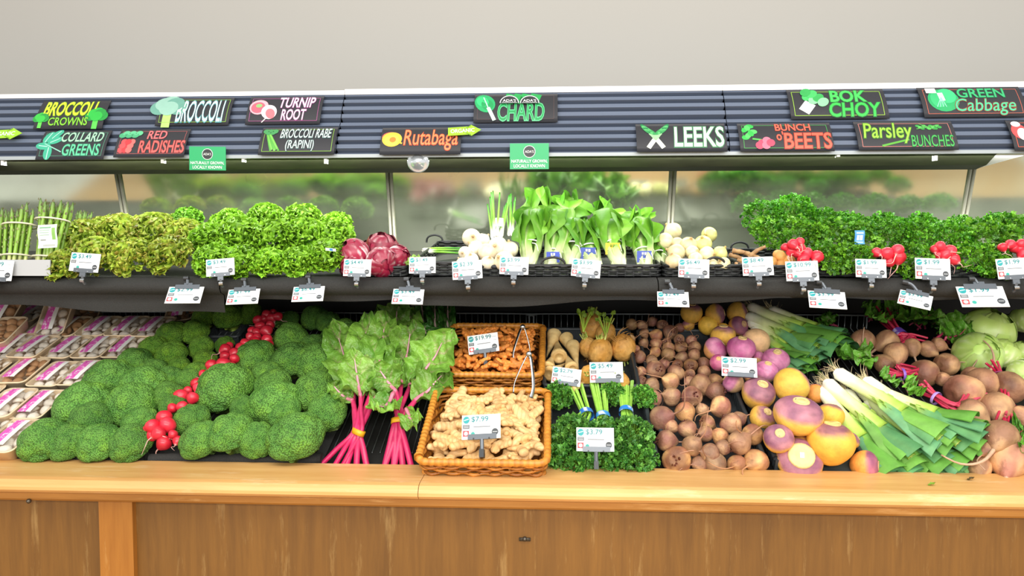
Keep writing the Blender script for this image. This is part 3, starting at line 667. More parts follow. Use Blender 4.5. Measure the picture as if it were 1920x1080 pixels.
def leek(seed, L=.5, r=.0155):
    rg = np.random.RandomState(seed); o = thing('leek')
    n = 18; P = np.stack([.006 * np.sin(np.linspace(0, 3, n) + seed), np.linspace(0, L * .62, n), 0 * np.linspace(0, 1, n)], 1)
    t = np.linspace(0, 1, n); c = mix(C('#efedd8'), C('#dfe6a8'), smoothstep(.12, .4, t)); c = mix(c, C('#a2c450'), smoothstep(.42, .9, t))
    MB().tube(P, r * np.interp(t, [0, .04, .1, .5, 1], [.55, 1.1, 1.05, 1.0, 1.25]), 14, c, flat=.9).build('shaft', waxy, o)
    for k in range(6):
        s0 = L * (.34 + .045 * k); side = [(-1, .25), (1, .2), (-.55, .55), (.6, .6), (.12, .95), (-.1, .12)][k]; m = 14; VV = []; Lk = L * rg.uniform(.90, 1.04) - s0
        fold = rg.uniform(.35, .8)
        for i in range(m):
            f = i / (m - 1); w_ = r * (1.15 + .95 * f); cx_ = side[0] * r * (.25 + 1.35 * f ** 1.3); cz = r * .5 * side[1] + r * 1.3 * side[1] * f + .004 * math.sin(4 * f + k)
            for v in np.linspace(-1, 1, 7): VV.append((cx_ + v * w_ * (1 - .1 * fold), s0 + Lk * f + (.008 * v * side[0] if i == m - 1 else 0), cz + (fold * (abs(v) - .6) * w_ if i < 2 else -fold * (v * v - .5) * w_ * (.9)) ))
        VV = np.array(VV); ff = np.repeat(np.linspace(0, 1, m), 7); vv = np.tile(np.linspace(-1, 1, 7), m)
        c = mix(C('#bcd65e'), C(['#6cab44', '#62a266', '#78b24c', '#6aa874'][(k + seed) % 4]), smoothstep(.0, .35, ff)); c = mix(c, C('#8ebf6a'), (np.sin(vv * 12) > .5) * .18)
        # two skins so that the strap has a thickness
        MB().add(np.vstack([VV, VV - [0, 0, .0022]]), [grid(m, 7), grid(m, 7)[:, ::-1] + m * 7], np.vstack([c, c * .9])).build('leaf', leafy, o)
    for k in range(2):   # rolled inner leaves, cut across
        a = np.linspace(0, 10.5, 40); rr = np.linspace(.0035, r * .95, 40); y0, yy = L * .55, L * (.9 + .05 * k); off = np.array([(-.6, .9)[k] * r, 0, (.15 + .5 * k) * r])
        Q = np.stack([rr * np.cos(a), 0 * a, rr * .75 * np.sin(a)], 1); VV = np.vstack([Q * .8 + [off[0] * .3, y0, off[2] * .3], Q + off + [0, yy, 0], Q * .97 + off + [0, yy + .002, 0]])
        MB().add(VV, grid(3, 40), np.vstack([np.tile(C('#93bb4a'), (40, 1)), np.tile(C('#7fae3e'), (40, 1)), np.tile(C('#cfd56a'), (40, 1))])).build('rolled_leaf', leafy, o)
    mb = MB()
    for k in range(26):
        a = rg.rand() * 6.28; q = r * .6 * rg.rand(); l = rg.uniform(.012, .035)
        mb.tube(spline([(q * math.cos(a), .004, q * math.sin(a)), (1.6 * q * math.cos(a), -.5 * l, 1.6 * q * math.sin(a) + .004), (3 * q * math.cos(a + .5), -l, 2.4 * q * math.sin(a) - .004 + .02 * rg.rand())], 6), np.linspace(.0008, .0003, 6), 4, C('#d8c79a'))
    mb.build('roots', rooty, o); return o

def asparagus_spear_mesh(seed, L=.2, r=.0055):
    rg = np.random.RandomState(seed); t = np.linspace(0, 1, 16); P = np.stack([.004 * np.sin(t * 3 + seed), .003 * np.cos(t * 2), L * t], 1)
    c = mix(C('#d9cf9a'), C('#7fa63a'), smoothstep(.02, .3, t)); c = mix(c, C('#5d7a3a'), smoothstep(.75, 1, t))
    mb = MB().tube(P, r * np.interp(t, [0, .7, .84, .93, 1], [1, .95, 1.05, .8, .15]), 8, c)
    for k in range(16):
        f = .35 + .65 * k / 16; a = k * 2.4; p = np.array([.004 * math.sin(f * 3 + seed), .003 * math.cos(f * 2), L * f]); rr = r * (1.0 if f < .85 else 1.0 - (f - .85) * 4)
        V, F, u, v = leaf(r * 1.7, r * .55, 4, 3, 0, 1, .5, 0, k); A = aim((.25 * math.cos(a), .25 * math.sin(a), 1), (math.cos(a), math.sin(a), 0))
        mb.add(V @ A.T + p + np.array([math.cos(a), math.sin(a), 0]) * rr, F, C('#6d6a4c') if f > .7 else C('#8d9a58'))
    return mb.mesh('spear', stemmy)

# ---- packed mushrooms
def rr_ring(hx, hy, r, z, n=6):
    P = []
    for sx, sy, a0 in ((1, 1, 0), (-1, 1, 90), (-1, -1, 180), (1, -1, 270)):
        for k in range(n):
            a = R(a0 + 90 * k / (n - 1)); P.append((sx * (hx - r) + r * math.cos(a), sy * (hy - r) + r * math.sin(a), z))
    return P
pulp = plain('tan_pulp_tray', C('#e2cba8'), .75, bump=.3, bscale=200, var=.12, vscale=30)
film_m, t, b, out = nodes('cling_film')
gl = N(t, 'BsdfGlossy'); gl.inputs['Roughness'].default_value = .32; tr = N(t, 'BsdfTransparent'); mx = N(t, 'MixShader')
nz = N(t, 'TexNoise', i_Scale=22., i_Detail=3.); t.links.new(N(t, 'TexCoord').outputs['Object'], nz.inputs['Vector']); bp = N(t, 'Bump', i_Strength=.9, i_Distance=.01); t.links.new(nz.outputs[0], bp.inputs['Height']); t.links.new(bp.outputs[0], gl.inputs['Normal'])
mx.inputs[0].default_value = .22; t.links.new(tr.outputs[0], mx.inputs[1]); t.links.new(gl.outputs[0], mx.inputs[2]); t.links.new(mx.outputs[0], out.inputs[0])
pinklab, t, b, _ = nodes('pink_stripe'); b.inputs['Roughness'].default_value = .35
nz = N(t, 'TexNoise', i_Scale=120., i_Detail=2.); mp = N(t, 'Mapping'); mp.inputs['Scale'].default_value = (1.6, .6, 1); t.links.new(N(t, 'TexCoord').outputs['Object'], mp.inputs[0]); t.links.new(mp.outputs[0], nz.inputs['Vector'])
mr = N(t, 'MapRange'); mr.inputs['From Min'].default_value = .56; mr.inputs['From Max'].default_value = .6; t.links.new(nz.outputs[0], mr.inputs[0])
t.links.new(mixc(t, mr.outputs[0], tuple(C('#d85ab0')), tuple(C('#f0d3e6'))), b.inputs['Base Color'])
paper = plain('white_paper', C('#e9e8e2'), .5)
def mush_mesh(seed, brown):
    V, F = lathe(smooth_prof([(.0, -.55), (.34, -.55), (.34, -.1), (.6, -.12), (.98, .0), (.92, .42), (.55, .72), (.0, .82)], 18), 16); V = V * (1 + .04 * fbm(V, seed, 2))[:, None]
    c = mix(C('#f6efe2') if not brown else C('#c99a6c'), C('#dcc8aa') if not brown else C('#94653a'), .3 + .5 * fbm(V, seed, 3)); return MB().add(V * .0165, F, c).mesh('mushroom', rooty)
def mushroom_tray(seed, brown=False, label=True, fill=8):
    rg = np.random.RandomState(seed); o = thing('mushroom_tray'); hx, hy, H = .052, .079, .036
    rings = [rr_ring(hx * .84, hy * .88, .014, 0), rr_ring(hx * .95, hy * .96, .018, H - .004), rr_ring(hx, hy, .02, H - .003), rr_ring(hx + .001, hy + .001, .02, H), rr_ring(hx - .003, hy - .003, .018, H + .0012), rr_ring(hx * .9, hy * .93, .016, H - .003), rr_ring(hx * .8, hy * .85, .013, .004), rr_ring(.004, .004, .002, .004)]
    V = np.vstack([rings[0]] + rings); nr = len(rings[0]); V[:nr] *= [.02, .02, 1]
    MB().add(V, grid(len(rings) + 1, nr, False, True)[:, ::-1]).build('tray', pulp, o)
    k = 0
    for iy in range(4):
        for ix in range(2 + iy % 2):
            x = (ix - (1 + iy % 2) / 2) * .034 + rg.uniform(-.003, .003); y = (iy - 1.5) * .036 + rg.uniform(-.003, .003)
            m = obj('mushroom', MUSH[(k + seed) % 3 + (3 if brown else 0)], o); m.location = (x, y, .022 + rg.uniform(0, .004)); m.rotation_euler = (rg.uniform(-.8, .8), rg.uniform(-.8, .8), rg.rand() * 6); m.scale = (rg.uniform(.85, 1.1),) * 3; k += 1
    nx, ny = 9, 13; gx, gy = np.meshgrid(np.linspace(-1, 1, nx), np.linspace(-1, 1, ny), indexing='ij'); z = H + .0016 + .008 * (1 - gx ** 2) * (1 - gy ** 4)
    sq = lambda a: np.sign(a) * np.abs(a) ** .9
    def film_z(x, y): return H + .0016 + .008 * (1 - (x / hx) ** 2) * (1 - (y / hy) ** 4)
    cr = 1 - .09 * (gx ** 8) * (gy ** 8)
    MB().add(np.stack([gx * hx * .985 * cr, gy * hy * .985 * cr, z + .0006 * np.sin(gx * 9 + gy * 14 + seed)], -1).reshape(-1, 3), grid(nx, ny)).build('film', film_m, o)
    if label:
        def strip(x0, x1, y0, y1, dz):
            g = [(x, y, film_z(x, y) + dz) for x in np.linspace(x0, x1, 4) for y in np.linspace(y0, y1, 10)]; return MB().add(g, grid(4, 10)[:, ::-1])
        dx = rg.uniform(-.004, .004)
        strip(-.026 + dx, .000 + dx, -.056, .062, .0012).build('pink_label', pinklab, o); strip(.000 + dx, .014 + dx, -.056, .062, .0012).build('white_label', paper, o)
    return o
MUSH = [mush_mesh(s, s > 2) for s in range(6)]

# ---- containers on the deck frame (x across, y up the slope, z off the deck)
def basket(label, x0, x1, s0, s1, H, rows, top_out=.018, z0=.012, wall='woven_wall', mat=None, cane=None, group=None):
    o = thing('wicker_basket', label, 'basket', (0, 0, 0), group); o.matrix_world = DECKM
    hx, hy = (x1 - x0) / 2, (s1 - s0) / 2; cx_, cy = (x0 + x1) / 2, (s0 + s1) / 2
    def ring(f, n=200, off=0):
        ex = top_out * (f - 1); P = np.array(rr_ring(hx + ex + off, hy + ex + off, .025, z0 + H * f, 12)); P = np.vstack([P, P[:1]])
        d = np.r_[0, np.cumsum(np.linalg.norm(np.diff(P, axis=0), axis=1))]; t = np.linspace(0, d[-1], n, endpoint=False)
        return np.stack([np.interp(t, d, P[:, k]) for k in range(3)], 1) + [cx_, cy, 0], d[-1]
    mb = MB(); rg = np.random.RandomState(rows)
    per = ring(.5)[1]; ns = int(per / .026) // 2 * 2
    for k in range(rows):
        f = (k + .5) / rows; P, L = ring(f, ns * 8); a = np.arange(len(P)) / len(P) * ns * np.pi + k * np.pi
        nrm = P - [cx_, cy, 0]; nrm[:, 2] = 0; e = np.array([hx, hy, 1]); nrm = np.where((np.abs(nrm) / e == (np.abs(nrm) / e).max(1)[:, None]), np.sign(nrm), 0)
        Q = P + nrm * (np.sin(a) * .0038)[:, None]; Q[:, 2] += .0012 * np.sin(a * .37 + k)
        col = mix(C('#c47f2e'), C('#9c5c1c'), .5 + .5 * np.sin(a * .21 + k * 2.1)) * rg.uniform(.85, 1.15)
        mb.tube(Q, H / rows * .47, 6, col, closed=True, flat=.75, caps=False)
    for k in range(ns):
        B, T_ = ring(0.01, ns)[0][k], ring(.99, ns)[0][k]; mb.tube([B, T_], .0032, 6, C('#8a5420'))
    mb.build(wall, wicker, o)
    P, L = ring(1.0, 260); a = np.arange(260); mb = MB(); P[:, 2] += .002
    mb.tube(P, .0095 + .0011 * np.sin(a * 1.9), 9, mix(C('#d08d36'), C('#b06f22'), .5 + .5 * np.sin(a * 1.9 + 1)), closed=True, caps=False)
    for k in range(0, 260, 130): mb.tube(P[k:k + 3], .0125, 9, C('#b87a2a'))
    mb.build('rim', wicker, o)
    ex = top_out; MB().box(cx_ - hx + ex, cx_ + hx - ex, cy - hy + ex, cy + hy - ex, z0 - .006, z0 + .002, C('#8a5420')).build('base', wicker, o, False)
    return o
def crate(label, x0, x1, s0, s1, H, z0=.009, group='dark crates on the lower deck', ribs=True, name='produce_crate', front=True):
    o = thing(name, label, 'crate', (0, 0, 0), group); o.matrix_world = DECKM; tk = .004
    MB().box(x0, x1, s0, s1, z0, z0 + .003).build('base', crate_m, o, False)
    for (a, b_, c_, d_) in ((x0, x0 + tk, s0, s1), (x1 - tk, x1, s0, s1), (x0, x1, s0, s0 + tk), (x0, x1, s1 - tk, s1)):
        if not front and d_ == s0 + tk: continue
        mb = MB().box(a, b_, c_, d_, z0 + .003, z0 + H); along = d_ - c_ > b_ - a
        if ribs:
            n = int(max(d_ - c_, b_ - a) / .02)
            for k in range(n + 1):
                f = k / n
                for sd in (-1, 1):
                    if along: y = c_ + (d_ - c_ - .004) * f; x = a - .002 if sd < 0 else b_; mb.box(x, x + .002, y, y + .004, z0 + .003, z0 + H)
                    else: x = a + (b_ - a - .004) * f; y = c_ - .002 if sd < 0 else d_; mb.box(x, x + .004, y, y + .002, z0 + .003, z0 + H)
        mb.build('side_wall', crate_m, o, False)
    P = np.array(rr_ring((x1 - x0) / 2 + .001, (s1 - s0) / 2 + .001, .015, z0 + H, 6)) + [(x0 + x1) / 2, (s0 + s1) / 2, 0]
    if not front:
        k = int(np.argmin(P[:, 1] * 10 - P[:, 0])); P = np.roll(P, -k - 1, 0); P = P[P[:, 1] > s0 + .006]; Q = np.roll(P, -1, 0); k = int(np.argmax(np.linalg.norm(Q - P, axis=1) * (P[:, 1] < s0 + .03) * (Q[:, 1] < s0 + .03))); P = np.roll(P, -k - 1, 0)
    MB().tube(P, .0065, 8, closed=front, caps=not front).build('rim', crate_m, o); return o
# ================================================================== lower deck
def D(px, py, h=0.):
    p = at_deck(px, py, h); return p if p.y > 1.945 else at_y(px, py, 1.945)
UP = Vector((0, -.42, .9))
def jit(v, a): return Vector((v[0] + rv(-a, a), v[1] + rv(-a, a), v[2] + rv(-a, a)))

# ---- mushroom trays
SX = {}
trays = [  # px, py, height, extra pitch, brown, spin
  [(-28, 830, .02, 0, 0, 0), (28, 836, .02, 0, 0, 0)],
  [(-40, 765, .02, 0, 0, 0), (20, 773, .035, 0, 0, 0), (78, 776, .02, 0, 0, 0)],
  [(-20, 712, .02, 0, 0, 0), (48, 712, .03, 0, 1, .05), (108, 718, .02, 0, 0, 0), (160, 716, .02, 0, 0, 0)],
  [(-30, 668, .02, 0, 0, 0), (28, 664, .03, .1, 0, 0), (70, 666, .045, 0, 0, -.03), (130, 667, .03, 0, 0, 0), (184, 667, .025, 0, 0, 0), (238, 666, .02, 0, 0, 0)],
  [(12, 634, .07, .15, 1, .06), (85, 632, .03, 0, 0, 0), (134, 628, .035, 0, 1, 0), (190, 627, .03, 0, 0, 0), (243, 627, .03, 0, 0, 0), (292, 628, .03, 0, 0, 0)],
  [(14, 600, .08, .5, 1, 0), (62, 602, .03, 0, 0, 0), (112, 604, .08, .55, 0, .1), (168, 598, .02, .3, 1, .2), (345, 592, .03, .2, 1, .25)]]
TR = [mushroom_tray(k, False) for k in range(3)] + [mushroom_tray(k + 9, True) for k in range(2)] + [mushroom_tray(21, True, False)]
for r, row in enumerate(trays):
    for k, (px, py, h, pit, br, sp) in enumerate(row):
        p = D(px, py, h + .004); pr = TR[(3 + k % 2) if br else k % 3]
        if (r, k) in ((4, 0), (5, 3)): pr = TR[5]
        M = Matrix.Translation(p) @ Matrix.Rotation(ALPHA + pit, 4, 'X') @ Matrix.Rotation(sp + rv(-.03, .03), 4, 'Z')
        lab = f'wrapped tray of {"brown" if br else "white"} mushrooms, {ORD[r]} row from the rail, {ORD[k]} across'
        if (r, k) == (5, 2): lab = 'tan mushroom tray with pink label propped upright before the wire rack'
        if (r, k) == (5, 4): lab = 'shaded mushroom tray without neighbours between wire rack and broccoli'
        if (r, k) == (5, 0): lab = 'propped mushroom tray in the dark top corner behind the others'
        put(pr, M, lab, 'mushroom tray', 'wrapped mushroom trays')

# ---- broccoli
BR = [broccoli(s, (0, 0, .25, .5, .1, .35)[s]) for s in range(6)]
leftB = [
 [(42, 795, 133, 862), (94, 800, 168, 866), (149, 798, 228, 868), (211, 797, 285, 868)],
 [(103, 731, 208, 800), (133, 766, 210, 812), (205, 724, 290, 800), (230, 771, 296, 818)],
 [(160, 686, 250, 748), (220, 704, 317, 752), (286, 721, 349, 770), (300, 745, 350, 785)],
 [(221, 662, 287, 706), (258, 684, 318, 715), (284, 698, 346, 732), (330, 694, 376, 735)],
 [(262, 636, 316, 676), (293, 648, 352, 688), (312, 676, 358, 706), (340, 686, 394, 724), (361, 660, 409, 694)],
 [(296, 609, 352, 650), (341, 606, 390, 642), (354, 636, 402, 670), (403, 636, 440, 660)],
 [(362, 581, 408, 610), (403, 577, 458, 617), (448, 574, 492, 606)]]
rightB = [
 [(329, 760, 390, 818), (342, 794, 414, 862), (395, 772, 470, 860), (448, 790, 514, 864), (508, 778, 606, 870)],
 [(372, 688, 471, 776), (432, 745, 480, 790), (466, 728, 566, 792), (502, 749, 565, 802), (578, 741, 651, 812)],
 [(468, 683, 527, 730), (475, 707, 548, 748), (548, 701, 634, 776), (622, 690, 660, 740)],
 [(441, 645, 515, 700), (510, 642, 582, 714), (555, 652, 634, 712)],
 [(508, 617, 582, 660), (562, 633, 613, 664), (604, 606, 674, 655)],
 [(500, 588, 536, 612), (525, 586, 563, 618), (568, 571, 613, 624), (590, 592, 640, 622)]]
for side, rows in (('before the mushroom trays', leftB), ('between radish line and chard', rightB)):
    for r, row in enumerate(rows):
        for k, (x0, y0, x1, y1) in enumerate(row):
            h = (.060, .062, .066, .062, .058, .058, .066)[r] + (.015 if (y1 - y0) > 80 else 0)
            p = D((x0 + x1) / 2, (y0 + y1) / 2, h); s = px2m((x1 - x0) * .45 + (y1 - y0) * .16, p) / .07
            up = jit((0.05 if side[4] == 'r' else -.12, -.55, .8), .16)
            c = {0: (.82, .92, 1.05), 1: (.85, .95, 1.0)}.get(r, (1, 1, 1)) if side[4] == 'o' and 'mush' in side else (1, 1, 1)
            if 'mush' in side and r >= 4: c = (1.3, 1.15, .72)
            dark = r == len(rows) - 1
            v = rnd.choice((0, 1, 4)) if r < 2 else rnd.choice((0, 1, 2, 3, 4, 5))
            lab = f'{"shaded " if dark else ""}broccoli crown {side}, {ORD[r]} row from the rail, {ORD[k]} across'
            put(BR[v], frame(p, up, rv(0, 6.28), s), lab, 'broccoli', 'broccoli crowns on the lower deck', c)

# ---- radish bunches running up between the broccoli
def radish_bunch(label, items, h=.085, leaves=0, group='radish bunches between the broccoli', back=(0, .05, -.03), at=None):
    pts = [(at(px, py) if at else D(px, py, h + (i % 2) * .008), r) for i, (px, py, r) in enumerate(items)]
    cen = sum((p for p, r in pts), Vector()) / len(pts); o = thing('radish_bunch', label, 'radishes', cen, group)
    for i, (p, r) in enumerate(pts):
        s = px2m(r, p) / .0165; axis = Vector((rv(-.7, .7), rv(.1, .8), rv(.2, .9)))
        child(RADM[i % 5], o, frame(p, axis, rv(0, 6), s), 'radish')
    mb = MB()
    for i, (p, r) in enumerate(pts[:6]):
        q = p - cen; mb.tube(spline([tuple(q + Vector((0, .006, -.002))), tuple(q * .5 + Vector(back) * .5), tuple(Vector(back) + Vector((rv(-.02, .02), rv(-.01, .02), 0)))], 8), .0018, 5, C('#86ab3c'))
    mb.build('stems', stemmy, o); return o
RB = [('red radish bunch hanging over the black liner nearest the rail', [(308, 784, 15), (286, 800, 14), (313, 798, 16), (296, 813, 14), (284, 818, 11), (307, 831, 15), (333, 827, 10), (324, 815, 9), (274, 806, 8)]),
 ('red radish bunch, second up the radish line from the rail', [(323, 766, 10), (342, 763, 11), (338, 745, 15), (361, 747, 12), (352, 733, 9)]),
 ('red radish bunch, third up the radish line from the rail', [(369, 720, 12), (372, 728, 11), (388, 713, 10), (381, 702, 9)]),
 ('red radish bunch, fourth up the radish line, above big broccoli crown', [(397, 686, 12), (419, 684, 14), (400, 698, 13), (419, 698, 10), (434, 687, 9)]),
 ('red radish bunch, fifth up the radish line from the rail', [(422, 656, 12), (439, 662, 10), (421, 668, 10), (439, 673, 10), (430, 649, 8)]),
 ('red radish bunch, sixth up the radish line from the rail', [(451, 652, 10), (460, 644, 10), (481, 634, 10), (469, 631, 9), (479, 641, 10), (500, 637, 11), (506, 646, 8), (492, 648, 9)]),
 ('red radish bunch, seventh up the radish line from the rail', [(481, 624, 10), (500, 621, 12), (488, 612, 10), (506, 609, 9), (472, 620, 8)]),
 ('red radish bunch at the shaded top end of the radish line', [(484, 601, 10), (501, 591, 10), (510, 597, 10), (522, 594, 9), (494, 598, 9), (512, 586, 7)])]
for lab, it in RB: radish_bunch(lab, it)

# ---- rolled liner under the broccoli and the small wire tray behind it
def roll(px0, px1, py, label):
    a, b_ = D(px0, py, .026), D(px1, py, .026); P = [(a.lerp(b_, t) + Vector((0, .003 * math.sin(9 * t), .002 * math.sin(14 * t)))) for t in np.linspace(0, 1, 24)]
    mb = MB(); mb.tube([tuple(p) for p in P], .016, 10); Q = []
    for p in P:
        for k in range(6): Q.append(tuple(p + Vector((0, .10 * k * math.cos(ALPHA), .10 * k * math.sin(ALPHA) - .010))))
    mb.add(Q, grid(24, 6)); tag(mb.build('deck_liner', liner_m), label, 'deck liner', 'mesh liners under the broccoli')
roll(38, 275, 860, 'rolled black mesh liner under the broccoli beside the mushrooms')
roll(282, 604, 862, 'rolled black mesh liner under the broccoli beside the chard')
xa, sa = deck_xy(388, 632, .03); xb, sb = deck_xy(458, 618, .03)
crate('black ribbed tray behind the broccoli and radish line', xa, xb, sa, sa + .09, .03, .002)

# ---- chard
def chard_bunch(label, band_px, ends, leaves, h=.065, green='#86b545', dark='#417a22', stem='#c2245c', bandc='#d9a21e', name='chard_bunch', cat='chard', group='chard bunches', seed=0, W=.06):
    B = D(*band_px, h + .012) if band_px else None; loc = B if B else D(*leaves[0][0], h)
    o = thing(name, label, cat, loc, group); L0 = np.array(loc)
    for k, lf in enumerate(leaves):
        J = np.array(D(*lf[0], h + .03 + .012 * (k % 3))); T_ = np.array(D(*lf[1], h + lf[2])); Wk = lf[3] if len(lf) > 3 else W
        L = np.linalg.norm(T_ - J); curl = lf[4] if len(lf) > 4 else .5
        mb, P, r, cc = chard_leaf_mesh(seed * 17 + k, .1, L * 1.08, Wk, curl, .016, green, dark, stem)
        V = mb.v[0]; A = aim(T_ - J + np.array([0, 0, -.2 * L * curl]), (0, -.6, .8), lf[5] if len(lf) > 5 else rv(-.25, .25)); mb.v[0] = V @ A.T + J - L0
        mb.build('leaf_blade', crinkly, o)
        rib = P[9:] @ A.T + J
        if ends:
            E = np.array(D(*ends[k % len(ends)], h - .01 + .01 * (k % 2))); q = (E - np.array(B)); Bk = np.array(B) + np.array([(k - len(leaves) / 2) * .0045, 0, .004 * (k % 2)])
            S = spline([E, E * .5 + Bk * .5, Bk, Bk * .45 + J * .55, J], 18)
        else: S = spline([J - (rib[2] - rib[0]) * 3, J], 6)
        P2 = np.vstack([S, rib[1:]]); n1 = len(S); n2 = len(rib) - 1
        rr = np.concatenate([np.linspace(.0088, .0072, n1), np.linspace(.0066, .0013, n2)]); c2 = mix(C(stem), C('#dcaab6'), np.concatenate([np.linspace(0, .2, n1) ** 2, np.linspace(.35, .95, n2)]))
        MB().tube(P2 - L0, rr, 8, c2, flat=.8).build('stalk', stemmy, o)
    if B and bandc:
        E = np.array(ends).mean(0); ax = (np.array(D(*E, h)) - L0); ax /= np.linalg.norm(ax); A = aim(ax)
        n = len(leaves); ww, hh = .0045 * n * .62 + .008, .017; ring = np.array([(ww * math.cos(a), 0, hh * math.sin(a)) for a in np.linspace(0, 6.283, 28, endpoint=False)])
        V = np.vstack([(ring + [0, dy, 0]) @ A.T for dy in (-.0075, .0075)] + [((ring * .94) + [0, dy, 0]) @ A.T for dy in (.0075, -.0075)])
        MB().add(V, grid(4, 28, True, True), C(bandc)).build('rubber_band', band_m, o)
    return o
chard_bunch('pink-stemmed chard bunch with orange band beside the broccoli', (672, 810), [(600, 874), (626, 876), (648, 878), (668, 878), (688, 878), (640, 878)],
  [((664, 742), (645, 628), .06, .06), ((682, 735), (692, 616), .09, .062), ((704, 715), (728, 610), .10, .06), ((662, 752), (622, 726), .05, .038, .9), ((700, 752), (748, 690), .05, .05), ((676, 745), (664, 668), .11, .05)], seed=1)
chard_bunch('pink-stemmed chard bunch with yellow band beside the wicker basket', (750, 790), [(720, 878), (738, 880), (756, 880), (772, 878)],
  [((768, 726), (846, 634), .12, .075, .55), ((752, 720), (772, 622), .10, .065), ((738, 742), (700, 790), .06, .045, 1.0), ((778, 752), (838, 700), .05, .06, .3), ((762, 768), (786, 812), .07, .03, .8), ((742, 735), (712, 690), .09, .05)], seed=2)
chard_bunch('shaded chard bunch lying crosswise behind the other two bunches', None, None,
  [((748, 650), (716, 588), .08, .055), ((745, 655), (778, 592), .08, .055), ((738, 665), (742, 580), .11, .055), ((735, 660), (690, 610), .05, .05), ((760, 650), (800, 622), .06, .05)], h=.04, seed=3, stem='#b98a78')
chard_bunch('dark crinkled kale bunch standing in the shade beside the turmeric', None, None,
  [((796, 640), (792, 566), .09, .03, .2), ((816, 645), (816, 560), .10, .028, .2), ((838, 640), (842, 566), .09, .03, .2), ((806, 650), (790, 612), .08, .05, .9), ((832, 650), (846, 616), .09, .045, .9), ((820, 655), (818, 622), .11, .05, .8)], h=.04, seed=4, green='#3c7a24', dark='#27561d', stem='#7ea35a', name='kale_bunch', cat='kale', group='kale bunches')

# ---- wicker baskets, ginger and turmeric
def bquad(px0, px1, pyf, pyb, h):
    x0, s0 = deck_xy(px0, pyf, h); x1, _ = deck_xy(px1, pyf, h); _, s1 = deck_xy((px0 + px1) / 2, pyb, h); return x0, x1, s0, s1
g0 = bquad(782, 1026, 862, 728, .105); t0 = bquad(824, 1016, 697, 606, .120)
basket('wicker basket of ginger standing against the wooden rail', *g0, .085, 8, z0=.012, group='wicker baskets')
basket('wicker basket of turmeric behind the ginger basket', *t0, .095, 9, z0=.014, group='wicker baskets')
ging = veg('ginger_skin', .6, 40, .18, 160, .3, .002, var=.12, spots=(30, C('#8a6136'), .66, .85))
turm = veg('turmeric_skin', .62, 40, .2, 160, .3, .002, var=.18, spots=(30, C('#7a3c17'), .6, .8))
GN = [rhizome('ginger_root', s, .0125, 1 + s % 5, ('#d0a263', '#e3c08a', '#9d7140'), .0022, ging) for s in range(8)]
TN = [rhizome('turmeric_root', s + 40, .0085, s % 3, ('#dd7d26', '#ea9a48', '#96481a'), .0018, turm) for s in range(6)]
def heap(protos, q, h0, nx, ns, layers, label, cat, group, lo, hi, dome=.02, skip=None):
    x0, x1, s0, s1 = q
    for l in range(layers):
        for i in range(nx):
            for j in range(ns):
                fx, fs = (i + .5 + rv(-.35, .35)) / nx, (j + .5 + rv(-.35, .35)) / ns
                if l % 2: fx, fs = min(.95, max(.05, fx + .5 / nx)), min(.95, max(.05, fs + .5 / ns))
                h = h0 + l * .021 + dome * math.sin(math.pi * fx) * (.4 + .6 * math.sin(math.pi * fs)) * (l + 1) / layers + rv(-.003, .003)
                x = x0 + .03 + (x1 - x0 - .06) * fx; s = s0 + .03 + (s1 - s0 - .06) * fs
                p = DECKM @ Vector((x, s, h)); a = rv(0, 6.28)
                put(rnd.choice(protos), Matrix.Translation(p) @ Matrix.Rotation(ALPHA + rv(-.4, .4), 4, 'X') @ Matrix.Rotation(rv(-.4, .4), 4, 'Y') @ Matrix.Rotation(a, 4, 'Z') @ Matrix.Scale(rv(lo, hi), 4), label, cat, group)
heap(GN, g0, .070, 7, 7, 2, 'knobbly tan ginger root heaped in the wicker basket against the rail', 'ginger', 'ginger roots in the front basket', .85, 1.2, .025)
heap(TN, t0, .085, 10, 8, 2, 'small orange turmeric root heaped in the rear wicker basket', 'turmeric', 'turmeric roots in the rear basket', .8, 1.25, .02)

# ---- tongs
def tongs(label, top, foot1, foot2):
    o = thing('tongs', label, 'tongs', top, 'steel tongs in the wicker baskets')
    for f in (foot1, foot2):
        q = Vector(f) - Vector(top); side = (Vector(foot2) - Vector(foot1)).normalized() * (.006 if f is foot2 else -.006); P = spline([(0, 0, 0), tuple(side + q * .12), tuple(q * .7 + side * 1.5), tuple(q)], 16)
        MB().tube(P, np.interp(np.linspace(0, 1, 16), [0, .3, .75, 1], [.005, .006, .0055, .008]), 8, flat=.35).build('arm', steel, o)
    V, F = lathe([(1e-4, -.008), (.0075, -.008), (.0085, 0), (.0075, .008), (1e-4, .008)], 12); MB().add(xf(V, (0, 0, 0), (R(90), 0, 0)), F).build('hinge', steel, o)
tongs('steel tongs standing open among the turmeric roots', D(980, 613, .19), D(962, 678, .11), D(992, 672, .11))
tongs('steel tongs standing open among the ginger roots', D(992, 664, .20), D(962, 738, .115), D(996, 746, .115))

